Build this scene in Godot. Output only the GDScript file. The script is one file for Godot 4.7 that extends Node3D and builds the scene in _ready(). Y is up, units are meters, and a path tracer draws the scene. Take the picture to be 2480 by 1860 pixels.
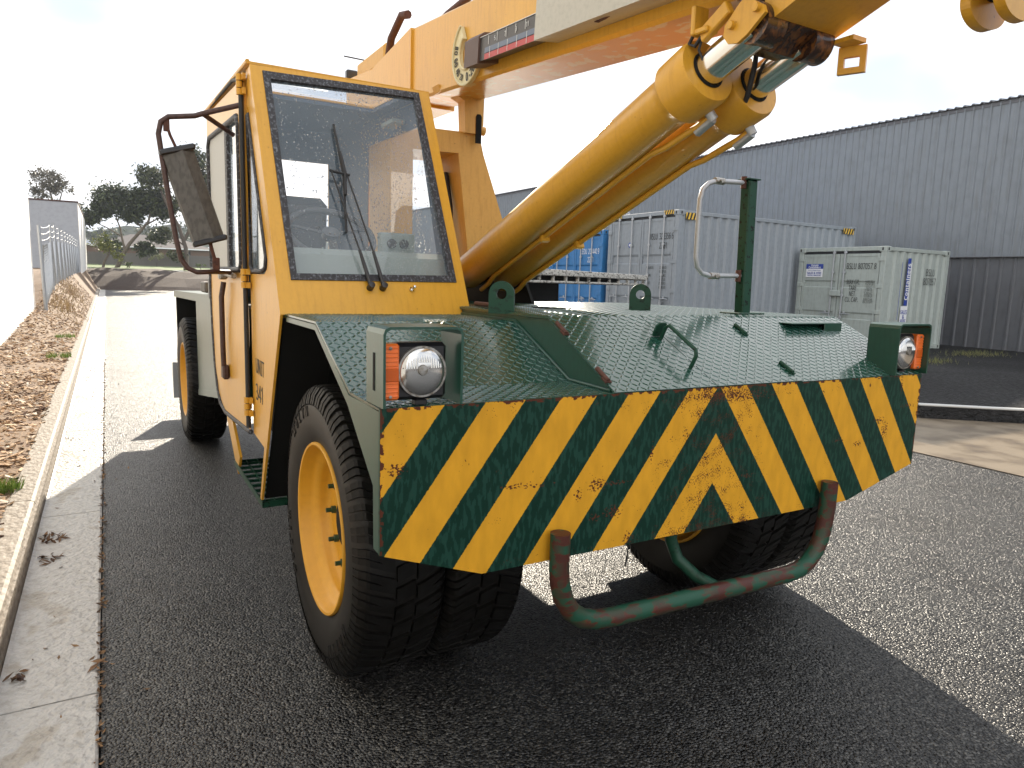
extends Node3D
# A wet asphalt access road with a parked pick-and-carry crane, a container yard on the right and a garden bed on the left.
# World axes: x to the crane's far side, y up, the road runs along z (away from the viewer is -z). Units are metres.

class MB:
	var v := PackedVector3Array()
	var n := PackedVector3Array()
	var t := PackedVector2Array()
	var c := PackedColorArray()
	var col := Color.WHITE
	var tinted := false

	func tri(a: Vector3, b: Vector3, d: Vector3) -> void:  # counter-clockwise seen from outside
		var k := (b - a).cross(d - a).normalized()
		v.append_array(PackedVector3Array([a, d, b]))
		n.append_array(PackedVector3Array([k, k, k]))
		t.append_array(PackedVector2Array([Vector2.ZERO, Vector2.ZERO, Vector2.ZERO]))
		if tinted:
			c.append_array(PackedColorArray([col, col, col]))

	func quad(a: Vector3, b: Vector3, d: Vector3, e: Vector3) -> void:
		tri(a, b, d)
		tri(a, d, e)

	func trin(a: Vector3, b: Vector3, d: Vector3, na: Vector3, nb: Vector3, nd: Vector3) -> void:
		v.append_array(PackedVector3Array([a, d, b]))
		n.append_array(PackedVector3Array([na, nd, nb]))
		t.append_array(PackedVector2Array([Vector2.ZERO, Vector2.ZERO, Vector2.ZERO]))
		if tinted:
			c.append_array(PackedColorArray([col, col, col]))

	func quadn(a: Vector3, b: Vector3, d: Vector3, e: Vector3, na: Vector3, nb: Vector3, nd: Vector3, ne: Vector3) -> void:
		trin(a, b, d, na, nb, nd)
		trin(a, d, e, na, nd, ne)

	# a flat quad with texture coordinates
	func quaduv(a: Vector3, b: Vector3, d: Vector3, e: Vector3, ua: Vector2, ub: Vector2, ud: Vector2, ue: Vector2) -> void:
		quad(a, b, d, e)
		var s := t.size()
		t[s - 6] = ua
		t[s - 5] = ud
		t[s - 4] = ub
		t[s - 3] = ua
		t[s - 2] = ue
		t[s - 1] = ud

	func box(p: Vector3, s: Vector3, bev := 0.0, r := Basis.IDENTITY) -> void:
		var h := s * 0.5
		bev = minf(bev, minf(h.x, minf(h.y, h.z)) * 0.95)
		var ax := [Vector3(1, 0, 0), Vector3(0, 1, 0), Vector3(0, 0, 1)]
		for i in 3:
			var j: int = (i + 1) % 3
			var k: int = (i + 2) % 3
			for sg in [1.0, -1.0]:
				var o: Vector3 = ax[i] * h[i] * sg
				var a: Vector3 = ax[j] * (h[j] - bev)
				var b: Vector3 = ax[k] * (h[k] - bev)
				if sg > 0:
					quad(p + r * (o - a - b), p + r * (o + a - b), p + r * (o + a + b), p + r * (o - a + b))
				else:
					quad(p + r * (o - a + b), p + r * (o + a + b), p + r * (o + a - b), p + r * (o - a - b))
			if bev > 0.0:
				for sj in [1.0, -1.0]:
					for sk in [1.0, -1.0]:
						var e: Vector3 = ax[i] * (h[i] - bev)
						var p1: Vector3 = ax[j] * h[j] * sj + ax[k] * (h[k] - bev) * sk
						var p2: Vector3 = ax[j] * (h[j] - bev) * sj + ax[k] * h[k] * sk
						if sj * sk > 0:
							quad(p + r * (p1 - e), p + r * (p2 - e), p + r * (p2 + e), p + r * (p1 + e))
						else:
							quad(p + r * (p2 - e), p + r * (p1 - e), p + r * (p1 + e), p + r * (p2 + e))
		if bev > 0.0:
			for sx in [1.0, -1.0]:
				for sy in [1.0, -1.0]:
					for sz in [1.0, -1.0]:
						var A := Vector3(h.x * sx, (h.y - bev) * sy, (h.z - bev) * sz)
						var B := Vector3((h.x - bev) * sx, h.y * sy, (h.z - bev) * sz)
						var D := Vector3((h.x - bev) * sx, (h.y - bev) * sy, h.z * sz)
						if sx * sy * sz > 0:
							tri(p + r * A, p + r * B, p + r * D)
						else:
							tri(p + r * A, p + r * D, p + r * B)

	func span(a: Vector3, b: Vector3, bev := 0.0) -> void:
		box((a + b) * 0.5, (b - a).abs(), bev)

	# a beam of rectangular section from a to b
	func beam(a: Vector3, b: Vector3, w: float, hgt: float, bev := 0.0, up := Vector3.UP) -> void:
		var d := (b - a)
		var z := d.normalized()
		var x := up.cross(z).normalized()
		var y := z.cross(x)
		box((a + b) * 0.5, Vector3(w, hgt, d.length()), bev, Basis(x, y, z))

	# polygon in the plane o + x*ux + y*uy, front face towards ux cross uy, thickness goes the other way
	func prism(poly: Array, o: Vector3, ux: Vector3, uy: Vector3, depth: float) -> void:
		var area := 0.0
		var q := PackedVector2Array()
		for p in poly:
			q.append(p)
		for i in q.size():
			var w := q[(i + 1) % q.size()]
			area += q[i].x * w.y - w.x * q[i].y
		if area < 0:
			q.reverse()
		var nn := ux.cross(uy).normalized()
		var bk := -nn * depth
		var idx := Geometry2D.triangulate_polygon(q)
		for i in range(0, idx.size(), 3):
			var a := q[idx[i]]
			var b := q[idx[i + 1]]
			var d := q[idx[i + 2]]
			if (b - a).cross(d - a) < 0:
				var s := b
				b = d
				d = s
			var A := o + ux * a.x + uy * a.y
			var B := o + ux * b.x + uy * b.y
			var D := o + ux * d.x + uy * d.y
			tri(A, B, D)
			tri(A + bk, D + bk, B + bk)
		for i in q.size():
			var a := o + ux * q[i].x + uy * q[i].y
			var e := q[(i + 1) % q.size()]
			var b := o + ux * e.x + uy * e.y
			quad(a + bk, b + bk, b, a)

	# frame between two outlines of the same number of points (both counter-clockwise)
	func ring(outer: Array, inner: Array, o: Vector3, ux: Vector3, uy: Vector3, depth: float) -> void:
		var bk := -ux.cross(uy).normalized() * depth
		for i in outer.size():
			var j := (i + 1) % outer.size()
			var a: Vector3 = o + ux * outer[i].x + uy * outer[i].y
			var b: Vector3 = o + ux * outer[j].x + uy * outer[j].y
			var d: Vector3 = o + ux * inner[j].x + uy * inner[j].y
			var e: Vector3 = o + ux * inner[i].x + uy * inner[i].y
			quad(a, b, d, e)
			quad(e + bk, d + bk, b + bk, a + bk)
			quad(a + bk, b + bk, b, a)
			quad(e, d, d + bk, e + bk)

	func tube(pts: Array, r: float, seg := 10, caps := true, closed := false, r_end := -1.0) -> void:
		var m := pts.size()
		var tang: Array[Vector3] = []
		for i in m:
			var a: Vector3 = pts[(i - 1 + m) % m] if closed or i > 0 else pts[i]
			var b: Vector3 = pts[(i + 1) % m] if closed or i < m - 1 else pts[i]
			tang.append((b - a).normalized())
		var up := Vector3.UP if absf(tang[0].y) < 0.9 else Vector3.RIGHT
		var x := up.cross(tang[0]).normalized()
		var rings := []
		for i in m:
			x = (x - tang[i] * x.dot(tang[i])).normalized()
			var y := tang[i].cross(x)
			var rr := r if r_end < 0 else lerpf(r, r_end, float(i) / (m - 1))
			var row := []
			for k in seg:
				var a := TAU * k / seg
				var d := x * cos(a) + y * sin(a)
				row.append([pts[i] + d * rr, d])
			rings.append(row)
		for i in (m if closed else m - 1):
			var j := (i + 1) % m
			for k in seg:
				var l := (k + 1) % seg
				quadn(rings[i][k][0], rings[i][l][0], rings[j][l][0], rings[j][k][0], rings[i][k][1], rings[i][l][1], rings[j][l][1], rings[j][k][1])
		if caps and not closed:
			for k in seg:
				var l := (k + 1) % seg
				tri(pts[0], rings[0][l][0], rings[0][k][0])
				tri(pts[m - 1], rings[m - 1][k][0], rings[m - 1][l][0])

	# profile: (radius, height along axis); outside lies to the right when walking up the profile
	func lathe(prof: Array, o: Vector3, axis: Vector3, seg := 32, crease := 35.0) -> void:
		axis = axis.normalized()
		var up := Vector3.UP if absf(axis.y) < 0.9 else Vector3.RIGHT
		var x := up.cross(axis).normalized()
		var y := axis.cross(x)
		var m := prof.size()
		var sn := []
		for i in m - 1:
			var d: Vector2 = prof[i + 1] - prof[i]
			sn.append(Vector2(d.y, -d.x).normalized())
		for i in m - 1:
			var n0: Vector2 = sn[i]
			var n1: Vector2 = sn[i]
			if i > 0 and rad_to_deg(absf(sn[i].angle_to(sn[i - 1]))) < crease:
				n0 = (sn[i] + sn[i - 1]).normalized()
			if i < m - 2 and rad_to_deg(absf(sn[i].angle_to(sn[i + 1]))) < crease:
				n1 = (sn[i] + sn[i + 1]).normalized()
			for k in seg:
				var a0 := TAU * k / seg
				var a1 := TAU * (k + 1) / seg
				var d0 := x * cos(a0) + y * sin(a0)
				var d1 := x * cos(a1) + y * sin(a1)
				var p: Vector2 = prof[i]
				var q: Vector2 = prof[i + 1]
				var A := o + d0 * p.x + axis * p.y
				var B := o + d1 * p.x + axis * p.y
				var D := o + d1 * q.x + axis * q.y
				var E := o + d0 * q.x + axis * q.y
				if p.x < 1e-5:
					trin(A, D, E, axis * n0.y, d1 * n1.x + axis * n1.y, d0 * n1.x + axis * n1.y)
				elif q.x < 1e-5:
					trin(A, B, E, d0 * n0.x + axis * n0.y, d1 * n0.x + axis * n0.y, axis * n1.y)
				else:
					quadn(A, B, D, E, d0 * n0.x + axis * n0.y, d1 * n0.x + axis * n0.y, d1 * n1.x + axis * n1.y, d0 * n1.x + axis * n1.y)

	func mesh() -> ArrayMesh:
		var arr := []
		arr.resize(Mesh.ARRAY_MAX)
		arr[Mesh.ARRAY_VERTEX] = v
		arr[Mesh.ARRAY_NORMAL] = n
		arr[Mesh.ARRAY_TEX_UV] = t
		if tinted:
			arr[Mesh.ARRAY_COLOR] = c
		var am := ArrayMesh.new()
		am.add_surface_from_arrays(Mesh.PRIMITIVE_TRIANGLES, arr)
		return am

var M := {}
var used := {}
var rng := RandomNumberGenerator.new()

func obj(called: String, b: MB, m: Material, parent: Node3D) -> MeshInstance3D:
	var o := MeshInstance3D.new()
	o.mesh = b.mesh()
	o.material_override = m
	o.name = called
	if parent is MeshInstance3D:
		pass
	parent.add_child(o, true)
	return o

func put(called: String, mesh: Mesh, m: Material, parent: Node3D, at: Transform3D) -> MeshInstance3D:
	var o := MeshInstance3D.new()
	o.mesh = mesh
	o.material_override = m
	o.name = called
	o.transform = at
	parent.add_child(o, true)
	return o

func numbered(called: String) -> String:
	if not used.has(called):
		used[called] = 0
		return called
	used[called] += 1
	return "%s_%03d" % [called, used[called]]

func thing(called: String, label: String, category: String, at := Vector3.ZERO, group := "") -> Node3D:
	var o := Node3D.new()
	o.name = numbered(called)
	add_child(o)
	o.position = at
	tag(o, label, category, group)
	return o

func tag(o: Node, label: String, category: String, group := "") -> void:
	o.set_meta("label", label)
	o.set_meta("category", category)
	if group:
		o.set_meta("group", group)

func part(called: String, parent: Node3D) -> Node3D:
	var o := Node3D.new()
	o.name = called
	parent.add_child(o, true)
	return o

func structure(called: String, b: MB, m: Material) -> MeshInstance3D:
	var o := obj(numbered(called), b, m, self)
	o.set_meta("kind", "structure")
	return o

func stuff(o: Node) -> Node:
	o.set_meta("kind", "stuff")
	return o

func lettering(text: String, parent: Node3D, at: Vector3, basis: Basis, height: float, m: Material, squeeze := 0.8, font := "Droid Sans", bold := false, depth := 0.001) -> MeshInstance3D:
	var tm := TextMesh.new()
	var f := SystemFont.new()
	f.font_names = PackedStringArray([font])
	if bold:
		f.font_weight = 700
	tm.font = f
	tm.text = text
	tm.font_size = 32
	tm.pixel_size = height / 23.0
	tm.depth = depth
	tm.curve_step = 2.0
	var o := MeshInstance3D.new()
	o.mesh = tm
	o.material_override = m
	o.name = "lettering"
	o.transform = Transform3D(basis * Basis.from_scale(Vector3(squeeze, 1, 1)), at)
	parent.add_child(o, true)
	return o

# ---------------------------------------------------------------- materials
func lin(r: float, g: float, b: float, a := 1.0) -> Color:
	var k := Color(r, g, b).linear_to_srgb()
	k.a = a
	return k

func noise_tex(size: int, kind: int, freq: float, seed_: int, ramp: Array, oct := 4, as_normal := false, bump := 8.0, cell := FastNoiseLite.RETURN_DISTANCE) -> NoiseTexture2D:
	var f := FastNoiseLite.new()
	f.noise_type = kind
	f.frequency = freq
	f.seed = seed_
	f.fractal_octaves = oct
	if oct <= 1:
		f.fractal_type = FastNoiseLite.FRACTAL_NONE
	f.cellular_return_type = cell
	var x := NoiseTexture2D.new()
	x.width = size
	x.height = size
	x.seamless = true
	x.generate_mipmaps = false
	x.noise = f
	if as_normal:
		x.as_normal_map = true
		x.bump_strength = bump
	elif ramp:
		var g := Gradient.new()
		var offs := PackedFloat32Array()
		var cols := PackedColorArray()
		for e in ramp:
			offs.append(e[0])
			cols.append(e[1])
		g.offsets = offs
		g.colors = cols
		x.color_ramp = g
	return x

func grey(a: float) -> Color:
	return Color(a, a, a)

func mat(called: String, c: Color, rough := 0.6, metal := 0.0) -> StandardMaterial3D:
	var m := StandardMaterial3D.new()
	m.resource_name = called
	m.albedo_color = c
	m.roughness = rough
	m.metallic = metal
	M[called] = m
	return m

func triplanar(m: StandardMaterial3D, tex: Texture2D, scale: Vector3) -> void:
	m.albedo_texture = tex
	m.uv1_triplanar = true
	m.uv1_world_triplanar = true
	m.uv1_scale = scale

func detail(m: StandardMaterial3D, tex: Texture2D, scale: Vector3) -> void:
	m.detail_enabled = true
	m.detail_blend_mode = BaseMaterial3D.BLEND_MODE_MUL
	m.detail_uv_layer = BaseMaterial3D.DETAIL_UV_2
	m.detail_albedo = tex
	m.uv2_triplanar = true
	m.uv2_world_triplanar = true
	m.uv2_scale = scale

# chippings rolled into bitumen: a tile that repeats without a seam, colour and relief
func stone_textures() -> Array:
	var n := 768
	var k := 84
	var cs := float(n) / k
	var r := RandomNumberGenerator.new()
	r.seed = 99
	var px := PackedFloat32Array()
	var py := PackedFloat32Array()
	var tx := PackedFloat32Array()
	var ty := PackedFloat32Array()
	var hh := PackedFloat32Array()
	var tone := PackedFloat32Array()
	for i in k * k:
		px.append(r.randf())
		py.append(r.randf())
		tx.append(r.randfn() * 0.035)
		ty.append(r.randfn() * 0.035)
		hh.append(r.randf_range(0.45, 1.0))
		tone.append(pow(r.randf(), 2.6))
	var col := Image.create(n, n, false, Image.FORMAT_RGB8)
	var hgt := Image.create(n, n, false, Image.FORMAT_RGBA8)
	var tar := Color(0.006, 0.006, 0.006)
	for y in n:
		var cy := int(y / cs)
		for x in n:
			var cx := int(x / cs)
			var best := 1e9
			var bi := 0
			var bx := 0.0
			var by := 0.0
			for dy in [-1, 0, 1]:
				var iy: int = cy + dy
				var wy := posmod(iy, k) * k
				for dx in [-1, 0, 1]:
					var ix: int = cx + dx
					var id: int = wy + posmod(ix, k)
					var ex := (ix + px[id]) * cs - x
					var ey := (iy + py[id]) * cs - y
					var d := ex * ex + ey * ey
					if d < best:
						best = d
						bi = id
						bx = ex
						by = ey
			var q := best / (cs * cs)
			var h := hh[bi] * maxf(0.0, 1.0 - 1.5 * q) * 0.6 + 0.2 + bx * tx[bi] + by * ty[bi]
			h = clampf(h, 0.0, 1.0)
			hgt.set_pixel(x, y, Color(h, h, h))
			var t := tone[bi]
			var c := Color(0.009 + 0.11 * t, 0.009 + 0.107 * t, 0.0095 + 0.098 * t)
			c = c.lerp(tar, smoothstep(0.25, 0.5, q))
			col.set_pixel(x, y, c.linear_to_srgb())
	hgt.bump_map_to_normal_map(10.0)
	return [ImageTexture.create_from_image(col), ImageTexture.create_from_image(hgt)]

func make_materials() -> void:
	var S := FastNoiseLite.TYPE_SIMPLEX_SMOOTH
	var C := FastNoiseLite.TYPE_CELLULAR
	var mottle := noise_tex(512, S, 0.02, 3, [[0.0, grey(0.93)], [0.5, grey(0.98)], [1.0, grey(1.0)]], 5)
	var streak := noise_tex(512, S, 0.03, 8, [[0.0, Color(0.93, 0.915, 0.89)], [0.42, grey(0.99)], [0.6, grey(1.0)], [1.0, grey(1.0)]], 4)
	var speck := noise_tex(1024, S, 0.045, 21, [[0.0, Color(0.20, 0.10, 0.05)], [0.07, Color(0.25, 0.12, 0.06)], [0.085, grey(0.97)], [1.0, grey(1.0)]], 3)
	var rust := noise_tex(512, S, 0.02, 31, [[0.0, Color(0.30, 0.13, 0.08)], [0.24, Color(0.5, 0.3, 0.2)], [0.28, Color(1, 1, 1)], [1.0, Color(1, 1, 1)]], 5)
	var dirt := noise_tex(512, S, 0.012, 41, [[0.0, Color(0.55, 0.50, 0.44)], [0.45, Color(0.85, 0.83, 0.8)], [1.0, grey(1.0)]], 5)
	var m: StandardMaterial3D
	# crane paint
	m = mat("yellow_paint", lin(0.62, 0.322, 0.030), 0.36)
	m.metallic_specular = 0.4
	triplanar(m, speck, Vector3(0.9, 0.9, 0.9))
	detail(m, streak, Vector3(2.2, 0.22, 2.2))
	m.clearcoat_enabled = true
	m.clearcoat = 0.25
	m.clearcoat_roughness = 0.25
	m = mat("rim_paint", lin(0.66, 0.33, 0.022), 0.42)
	triplanar(m, mottle, Vector3(2, 2, 2))
	m = mat("cream_yellow_paint", lin(0.62, 0.35, 0.085), 0.45)
	m.metallic_specular = 0.4
	triplanar(m, speck, Vector3(0.8, 0.8, 0.8))
	detail(m, streak, Vector3(2.0, 0.25, 2.0))
	m = mat("green_paint", lin(0.010, 0.058, 0.038), 0.3)
	triplanar(m, mottle, Vector3(1.5, 1.5, 1.5))
	detail(m, streak, Vector3(3.0, 0.4, 3.0))
	m.clearcoat_enabled = true
	m.clearcoat = 0.3
	m.clearcoat_roughness = 0.2
	m = mat("tread_plate_green", lin(0.012, 0.058, 0.040), 0.2)
	triplanar(m, mottle, Vector3(1.2, 1.2, 1.2))
	m.clearcoat_enabled = true
	m.clearcoat = 0.6
	m.clearcoat_roughness = 0.12
	m = mat("pale_green_paint", lin(0.16, 0.22, 0.13), 0.45)
	triplanar(m, mottle, Vector3(1.5, 1.5, 1.5))
	detail(m, streak, Vector3(3.0, 0.3, 3.0))
	m = mat("rusty_green", lin(0.010, 0.050, 0.030), 0.36)
	m.metallic_specular = 0.35
	triplanar(m, rust, Vector3(2.6, 2.6, 2.6))
	m = mat("rusty_bar", Color.WHITE, 0.4)
	m.metallic_specular = 0.35
	triplanar(m, noise_tex(512, S, 0.015, 33, [[0.0, lin(0.05, 0.02, 0.018)], [0.42, lin(0.075, 0.022, 0.016)], [0.455, lin(0.11, 0.045, 0.02)], [0.475, lin(0.014, 0.066, 0.040)], [1.0, lin(0.018, 0.075, 0.048)]], 5), Vector3(0.7, 2.0, 2.0))
	m = mat("rust", lin(0.10, 0.035, 0.02), 0.75)
	triplanar(m, dirt, Vector3(4, 4, 4))
	m = mat("rusty_tube", lin(0.075, 0.035, 0.03), 0.5)
	triplanar(m, dirt, Vector3(5, 5, 5))
	m = mat("chrome", lin(0.72, 0.72, 0.70), 0.14, 1.0)
	m = mat("steel", lin(0.45, 0.45, 0.44), 0.4, 0.85)
	triplanar(m, dirt, Vector3(6, 6, 6))
	m = mat("galvanised", lin(0.42, 0.44, 0.46), 0.5, 0.6)
	triplanar(m, mottle, Vector3(6, 6, 6))
	m = mat("rubber", lin(0.008, 0.0078, 0.0075), 0.5)
	m.metallic_specular = 0.3
	triplanar(m, dirt, Vector3(1.6, 1.6, 1.6))
	m = mat("sidewall", lin(0.012, 0.0112, 0.010), 0.45)
	m.metallic_specular = 0.38
	triplanar(m, dirt, Vector3(1.1, 1.1, 1.1))
	m = mat("black_plastic", lin(0.012, 0.012, 0.014), 0.35)
	m = mat("black_rubber", lin(0.014, 0.014, 0.016), 0.6)
	m = mat("old_seal", Color.WHITE, 0.6)
	triplanar(m, noise_tex(512, S, 0.03, 77, [[0.0, lin(0.014, 0.013, 0.016)], [0.62, lin(0.02, 0.019, 0.022)], [0.66, lin(0.11, 0.12, 0.14)], [1.0, lin(0.16, 0.17, 0.19)]], 4), Vector3(3, 3, 3))
	m = mat("chassis", lin(0.008, 0.0085, 0.008), 0.75)
	m.metallic_specular = 0.3
	m = mat("lining", lin(0.06, 0.08, 0.12), 0.7)
	m = mat("cab_grey", lin(0.22, 0.26, 0.24), 0.6)
	m = mat("seat_vinyl", lin(0.02, 0.022, 0.03), 0.45)
	m = mat("glass", Color(0.75, 0.85, 0.92, 0.10), 0.02)
	m.transparency = BaseMaterial3D.TRANSPARENCY_ALPHA
	m = mat("frosted_pane", Color(0.75, 0.75, 0.73, 0.72), 0.5)
	m.transparency = BaseMaterial3D.TRANSPARENCY_ALPHA
	m = mat("droplet", Color(1.0, 1.0, 1.0, 0.0), 0.02)
	m.refraction_enabled = true
	m.refraction_scale = 0.033
	m = mat("reflector", lin(0.55, 0.55, 0.54), 0.14, 0.95)
	m = mat("amber", lin(0.78, 0.15, 0.01), 0.2)
	m.clearcoat_enabled = true
	m = mat("amber_dark", lin(0.5, 0.09, 0.008), 0.25)
	m = mat("mirror_back", lin(0.10, 0.094, 0.085), 0.6)
	triplanar(m, noise_tex(512, S, 0.03, 57, [[0.0, grey(0.72)], [0.45, grey(0.85)], [0.5, grey(0.95)], [1.0, grey(1.0)]], 5), Vector3(2.5, 1.2, 2.5))
	m = mat("mirror_glass", lin(0.8, 0.8, 0.8), 0.03, 1.0)
	m = mat("gauge_cream", lin(0.62, 0.55, 0.33), 0.5)
	m = mat("ink", lin(0.02, 0.02, 0.02), 0.7)
	m = mat("grey_ink", lin(0.05, 0.055, 0.05), 0.8)
	m = mat("chart_dark", lin(0.045, 0.04, 0.038), 0.4)
	m = mat("chart_blue", lin(0.10, 0.13, 0.19), 0.4)
	m = mat("chart_red", lin(0.42, 0.03, 0.03), 0.4)
	m = mat("chart_white", lin(0.7, 0.7, 0.68), 0.5)
	m = mat("brown_box", lin(0.085, 0.045, 0.032), 0.5)
	m = mat("pale_metal_cover", lin(0.42, 0.40, 0.34), 0.4, 0.2)
	triplanar(m, mottle, Vector3(3, 3, 3))
	m = mat("grease", Color.WHITE, 0.25)
	triplanar(m, noise_tex(512, S, 0.015, 91, [[0.0, lin(0.018, 0.009, 0.007)], [0.52, lin(0.035, 0.017, 0.011)], [0.6, lin(0.13, 0.05, 0.015)], [1.0, lin(0.2, 0.085, 0.02)]], 3), Vector3(3, 3, 3))
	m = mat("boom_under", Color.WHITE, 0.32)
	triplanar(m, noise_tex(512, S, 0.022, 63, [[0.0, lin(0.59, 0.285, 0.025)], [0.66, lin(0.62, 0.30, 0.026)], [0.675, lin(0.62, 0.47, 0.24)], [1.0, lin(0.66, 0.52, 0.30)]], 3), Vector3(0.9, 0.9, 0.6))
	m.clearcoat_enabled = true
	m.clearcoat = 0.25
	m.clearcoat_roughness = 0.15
	# containers and yard
	for e in [["container_grey", lin(0.25, 0.28, 0.31)], ["container_blue", lin(0.022, 0.17, 0.42)], ["container_pale", lin(0.37, 0.415, 0.39)]]:
		m = mat(e[0], e[1], 0.5)
		triplanar(m, mottle, Vector3(0.7, 0.7, 0.7))
		detail(m, streak, Vector3(1.2, 0.12, 1.2))
	m = mat("door_gasket", lin(0.015, 0.016, 0.02), 0.6)
	m = mat("hazard_yellow", lin(0.72, 0.45, 0.05), 0.5)
	m = mat("sign_blue", lin(0.02, 0.05, 0.30), 0.5)
	m = mat("sign_white", lin(0.75, 0.76, 0.78), 0.5)
	m = mat("cladding", lin(0.20, 0.222, 0.245), 0.45, 0.1)
	triplanar(m, mottle, Vector3(0.25, 0.25, 0.25))
	detail(m, streak, Vector3(0.5, 0.05, 0.5))
	m = mat("cladding_low", lin(0.115, 0.12, 0.13), 0.5, 0.1)
	triplanar(m, mottle, Vector3(0.4, 0.4, 0.4))
	detail(m, streak, Vector3(0.5, 0.08, 0.5))
	m = mat("roof_metal", lin(0.12, 0.12, 0.13), 0.5, 0.2)
	m = mat("trailer_white", lin(0.55, 0.54, 0.5), 0.5)
	triplanar(m, noise_tex(512, S, 0.025, 71, [[0.0, Color(0.08, 0.07, 0.07)], [0.36, Color(0.12, 0.1, 0.09)], [0.42, grey(0.95)], [1.0, grey(1.0)]], 4), Vector3(0.8, 1.6, 0.8))
	# ground
	var chips := stone_textures()
	m = mat("asphalt", Color.WHITE, 0.36)
	m.metallic_specular = 0.5
	triplanar(m, chips[0], Vector3(1.1, 1.1, 1.1))
	m.normal_enabled = true
	m.normal_texture = chips[1]
	m.normal_scale = 1.0
	detail(m, noise_tex(1024, S, 0.006, 15, [[0.0, Color(0.55, 0.52, 0.48)], [0.45, grey(0.85)], [1.0, grey(1.0)]], 5), Vector3(0.12, 0.12, 0.12))
	m = mat("yard_gravel", lin(0.115, 0.113, 0.115), 0.75)
	m.metallic_specular = 0.35
	triplanar(m, noise_tex(1024, S, 0.03, 25, [[0.0, grey(0.22)], [0.5, grey(0.5)], [0.72, grey(0.62)], [1.0, grey(1.0)]], 6), Vector3(0.35, 0.35, 0.35))
	detail(m, noise_tex(512, S, 0.01, 26, [[0.0, grey(0.55)], [1.0, grey(1.0)]], 4), Vector3(0.07, 0.07, 0.07))
	m.normal_enabled = true
	m.normal_texture = noise_tex(1024, S, 0.05, 27, [], 5, true, 14.0)
	m = mat("concrete", lin(0.46, 0.445, 0.42), 0.5)
	triplanar(m, noise_tex(1024, S, 0.02, 35, [[0.0, Color(0.86, 0.85, 0.83)], [0.45, grey(0.95)], [1.0, grey(1.0)]], 6), Vector3(0.6, 0.6, 0.6))
	detail(m, noise_tex(512, S, 0.012, 36, [[0.0, Color(0.86, 0.84, 0.79)], [0.25, Color(0.92, 0.90, 0.87)], [0.32, grey(1.0)], [1.0, grey(1.0)]], 4), Vector3(0.45, 0.45, 0.3))
	m.normal_enabled = true
	m.normal_texture = noise_tex(512, S, 0.08, 37, [], 4, true, 3.0)
	m = mat("kerb_concrete", lin(0.25, 0.225, 0.195), 0.7)
	triplanar(m, noise_tex(1024, S, 0.03, 38, [[0.0, Color(0.62, 0.58, 0.53)], [0.4, Color(0.85, 0.82, 0.78)], [1.0, grey(1.05)]], 6), Vector3(0.5, 0.9, 0.3))
	m.normal_enabled = true
	m.normal_texture = noise_tex(512, S, 0.08, 39, [], 4, true, 1.5)
	m = mat("driveway", lin(0.27, 0.22, 0.16), 0.32)
	triplanar(m, noise_tex(1024, S, 0.012, 45, [[0.0, Color(0.68, 0.67, 0.68)], [0.4, Color(0.86, 0.85, 0.84)], [0.6, grey(0.96)], [1.0, grey(1.0)]], 6), Vector3(0.15, 0.15, 0.15))
	m = mat("mulch", lin(0.36, 0.22, 0.12), 0.9)
	triplanar(m, noise_tex(1024, S, 0.05, 48, [[0.0, grey(0.3)], [0.5, grey(0.68)], [1.0, grey(1.0)]], 5), Vector3(0.8, 0.8, 0.8))
	m = mat("mulch_chip", Color.WHITE, 0.85)
	m.vertex_color_use_as_albedo = true
	m = mat("leaf_litter", Color.WHITE, 0.8)
	m.vertex_color_use_as_albedo = true
	m = mat("foliage", Color.WHITE, 0.55)
	m.vertex_color_use_as_albedo = true
	m.backlight_enabled = true
	m.backlight = Color(0.35, 0.38, 0.2)
	m = mat("bark", lin(0.20, 0.165, 0.13), 0.85)
	triplanar(m, dirt, Vector3(1, 1, 1))
	m = mat("dark_bark", lin(0.09, 0.07, 0.055), 0.9)
	m = mat("earth", lin(0.125, 0.08, 0.058), 0.95)
	triplanar(m, noise_tex(1024, S, 0.03, 49, [[0.0, grey(0.32)], [0.5, grey(0.65)], [1.0, grey(1.0)]], 5), Vector3(0.25, 0.25, 0.25))
	m = mat("grass_ground", lin(0.10, 0.15, 0.035), 0.9)
	triplanar(m, mottle, Vector3(0.3, 0.3, 0.3))
	m = mat("white_wall", lin(0.78, 0.77, 0.74), 0.7)
	triplanar(m, mottle, Vector3(0.3, 0.3, 0.3))
	m = mat("grey_wall", lin(0.36, 0.37, 0.39), 0.75)
	triplanar(m, mottle, Vector3(0.3, 0.3, 0.3))
	m = mat("paling", lin(0.15, 0.14, 0.13), 0.85)
	triplanar(m, streak, Vector3(2, 0.1, 2))
	m = mat("house_brick", lin(0.16, 0.10, 0.075), 0.85)
	m = mat("house_roof", lin(0.10, 0.085, 0.08), 0.8)
	m = mat("house_roof_metal", lin(0.35, 0.37, 0.40), 0.4, 0.3)
	m = mat("far_hill", lin(0.06, 0.075, 0.035), 0.95)
	triplanar(m, noise_tex(512, S, 0.03, 55, [[0.0, grey(0.5)], [1.0, grey(1.1)]], 5), Vector3(0.03, 0.06, 0.03))
	m = mat("pale_line", lin(0.48, 0.48, 0.46), 0.6)

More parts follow.
